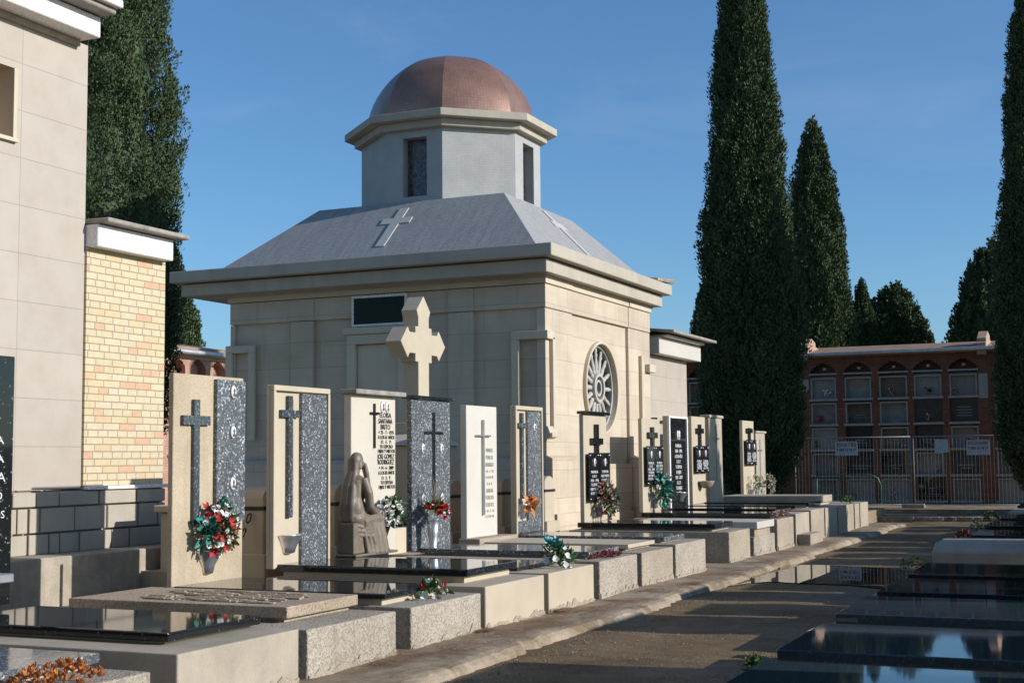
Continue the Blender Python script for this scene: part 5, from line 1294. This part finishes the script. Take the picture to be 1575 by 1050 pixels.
rosettes('clump of orange succulent rosettes at the bottom left corner', (-5.42, 5.93, .37), (.17, .34, .14), 62, 'succ', .92, 3, fol='orange')
rosettes('low red-brown sedum patch on the rough kerb', (-5.58, 14.95, .465), (.10, .46, .07), 60, 'maroon', .8, 5, fol='maroon')
rosettes('small dry pinkish plant spilling over a far kerb', (-5.50, 23.2, .57), (.14, .36, .12), 30, 'dryflower', 1.0, 6, fol='maroon')
rosettes('small green plant on the last narrow tomb', (-5.6, 29.75, .6), (.12, .25, .16), 16, 'leaf', 1.3, 7, fol='leaf')

# ------------------------------------------------------------------ right row of tombs
XR = -2.28
def rtomb(label, y0, y1, z0, zt, body, slab, th=.09, xl=XR, xr=-.12, base=True):
    t = thing('tomb', label, 'tomb', (-1.2, (y0+y1)/2, 0), 'tombs of the right row')
    MB().box(xl-.10, .1, y0-.06, y1+.14, -.02, z0).build('base', body, t, .012)
    so_ = MB().box(xl, xr, y0, y1, z0+.006, zt).build('slab', slab, t, .008, 2); so_.rotation_euler.x = R(.36)
    return t
rtomb('nearest right-hand tomb, blue-black slab cut by the bottom edge', 7.75, 9.05, .17, .27, 'conc_c', 'blueblack')
rtomb('thick blue-black slab at lower right reflecting sky and cypresses', 9.42, 10.95, .17, .30, 'conc_c', 'blueblack')
rtomb('dark slab with grey weathered top edge right of the path', 11.45, 12.9, .21, .33, 'conc_c', 'blueblack')
rtomb('low dark slab beside the near end of the puddle', 13.55, 15.0, .25, .32, 'conc_b', 'dark', xl=-2.30)
rtomb('dark slab beside the far end of the puddle', 15.35, 16.9, .26, .34, 'conc_b', 'dark')
t = thing('tomb', 'raised pale stone tomb with a sloping lid right of the path', 'tomb', (-1.2, 19, 0), 'tombs of the right row')
MB().box(-2.45, .1, 18.15, 20.2, -.02, .22).build('base', 'conc_b', t, .012)
MB().prism([(18.3, .221), (20.1, .221), (20.1, .38), (19.75, .48), (18.65, .48), (18.3, .38)], 'x', -2.40, -.1).build('lid', 'conc_b', t, .012)
rtomb('dark glossy tomb beyond the raised pale one', 21.6, 23.0, .30, .42, 'conc_b', 'dark')
rtomb('dark tomb with white petals strewn on its edge', 23.7, 25.2, .34, .46, 'conc_b', 'dark')
rtomb('dark tomb with green weeds at its corner', 26.0, 27.6, .36, .48, 'conc_b', 'dark')
rtomb('pale kerbed tomb near the far end of the right row', 28.4, 30.0, .40, .50, 'conc_b', 'conc_b')
rtomb('last dark tomb of the right row near the fence', 30.8, 32.4, .42, .54, 'conc_b', 'dark')
rosettes('tuft of dry reddish weeds beside the dark right-hand tomb', (-2.45, 22.3, .3), (.12, .5, .14), 26, 'maroon', 1.1, 9, 'weeds', fol='maroon')
rosettes('tuft of white petalled weeds on the right row', (-2.42, 24.2, .36), (.12, .4, .14), 12, 'white', .7, 10, 'weeds', fol='leaf')
rosettes('green weeds at a corner of the right row', (-2.45, 26.6, .38), (.14, .4, .22), 16, 'leaf', 1.2, 12, 'weeds', fol='leaf')
rosettes('green weeds with yellow tips at the far edge of the puddle', (-2.55, 17.5, .18), (.12, .55, .2), 18, 'yellow', .8, 14, 'weeds', fol='leaf')
rosettes('small dark ivy tuft on the nearest right-hand kerb', (-2.36, 9.15, .18), (.05, .12, .1), 9, 'leaf', .8, 15, 'weeds', fol='leaf')
tag(MB().add([(-2.42, 11.02, .222), (-2.18, 11.0, .235), (-2.15, 11.18, .222), (-2.4, 11.2, .228), (-2.42, 11.02, .228), (-2.18, 11.0, .241), (-2.15, 11.18, .228), (-2.4, 11.2, .234)], [(0, 3, 2, 1), (4, 5, 6, 7), (0, 1, 5, 4), (1, 2, 6, 5), (2, 3, 7, 6), (3, 0, 4, 7)]).build('stone_chip', 'lime_plain'), 'loose pale stone chip lying between two right-hand tombs', 'stone chip')
# headstones of the right row stand outside the frame; they throw the striped shade across the path
for i, (y0, y1, z1) in enumerate(((5.2, 6.3, 1.85), (6.6, 7.6, 1.8), (7.9, 8.95, 1.9), (9.5, 10.75, 1.8), (12.85, 14.25, 1.88), (14.4, 15.55, 1.8), (15.85, 16.95, 1.9), (17.1, 18.2, 1.8), (18.45, 19.6, 1.85), (19.8, 20.9, 1.75), (21.3, 22.6, 1.9), (22.9, 23.9, 1.8), (24.3, 25.4, 1.85), (25.6, 26.9, 1.9), (27.4, 28.5, 1.95), (28.7, 29.9, 1.9), (30.6, 31.8, 1.9), (32.0, 33.0, 1.8))):
    h = thing('headstone', 'headstone of the right row standing beyond the right picture edge', 'headstone', (.05, (y0+y1)/2, 0), 'headstones of the right row outside the frame')
    MB().box(0, .12, y0, y1, .1, z1-.10+.07*math.sin(i*2.3)).build('stele', ('beige_smooth', 'dark', 'conc_b')[i % 3], h, .006)
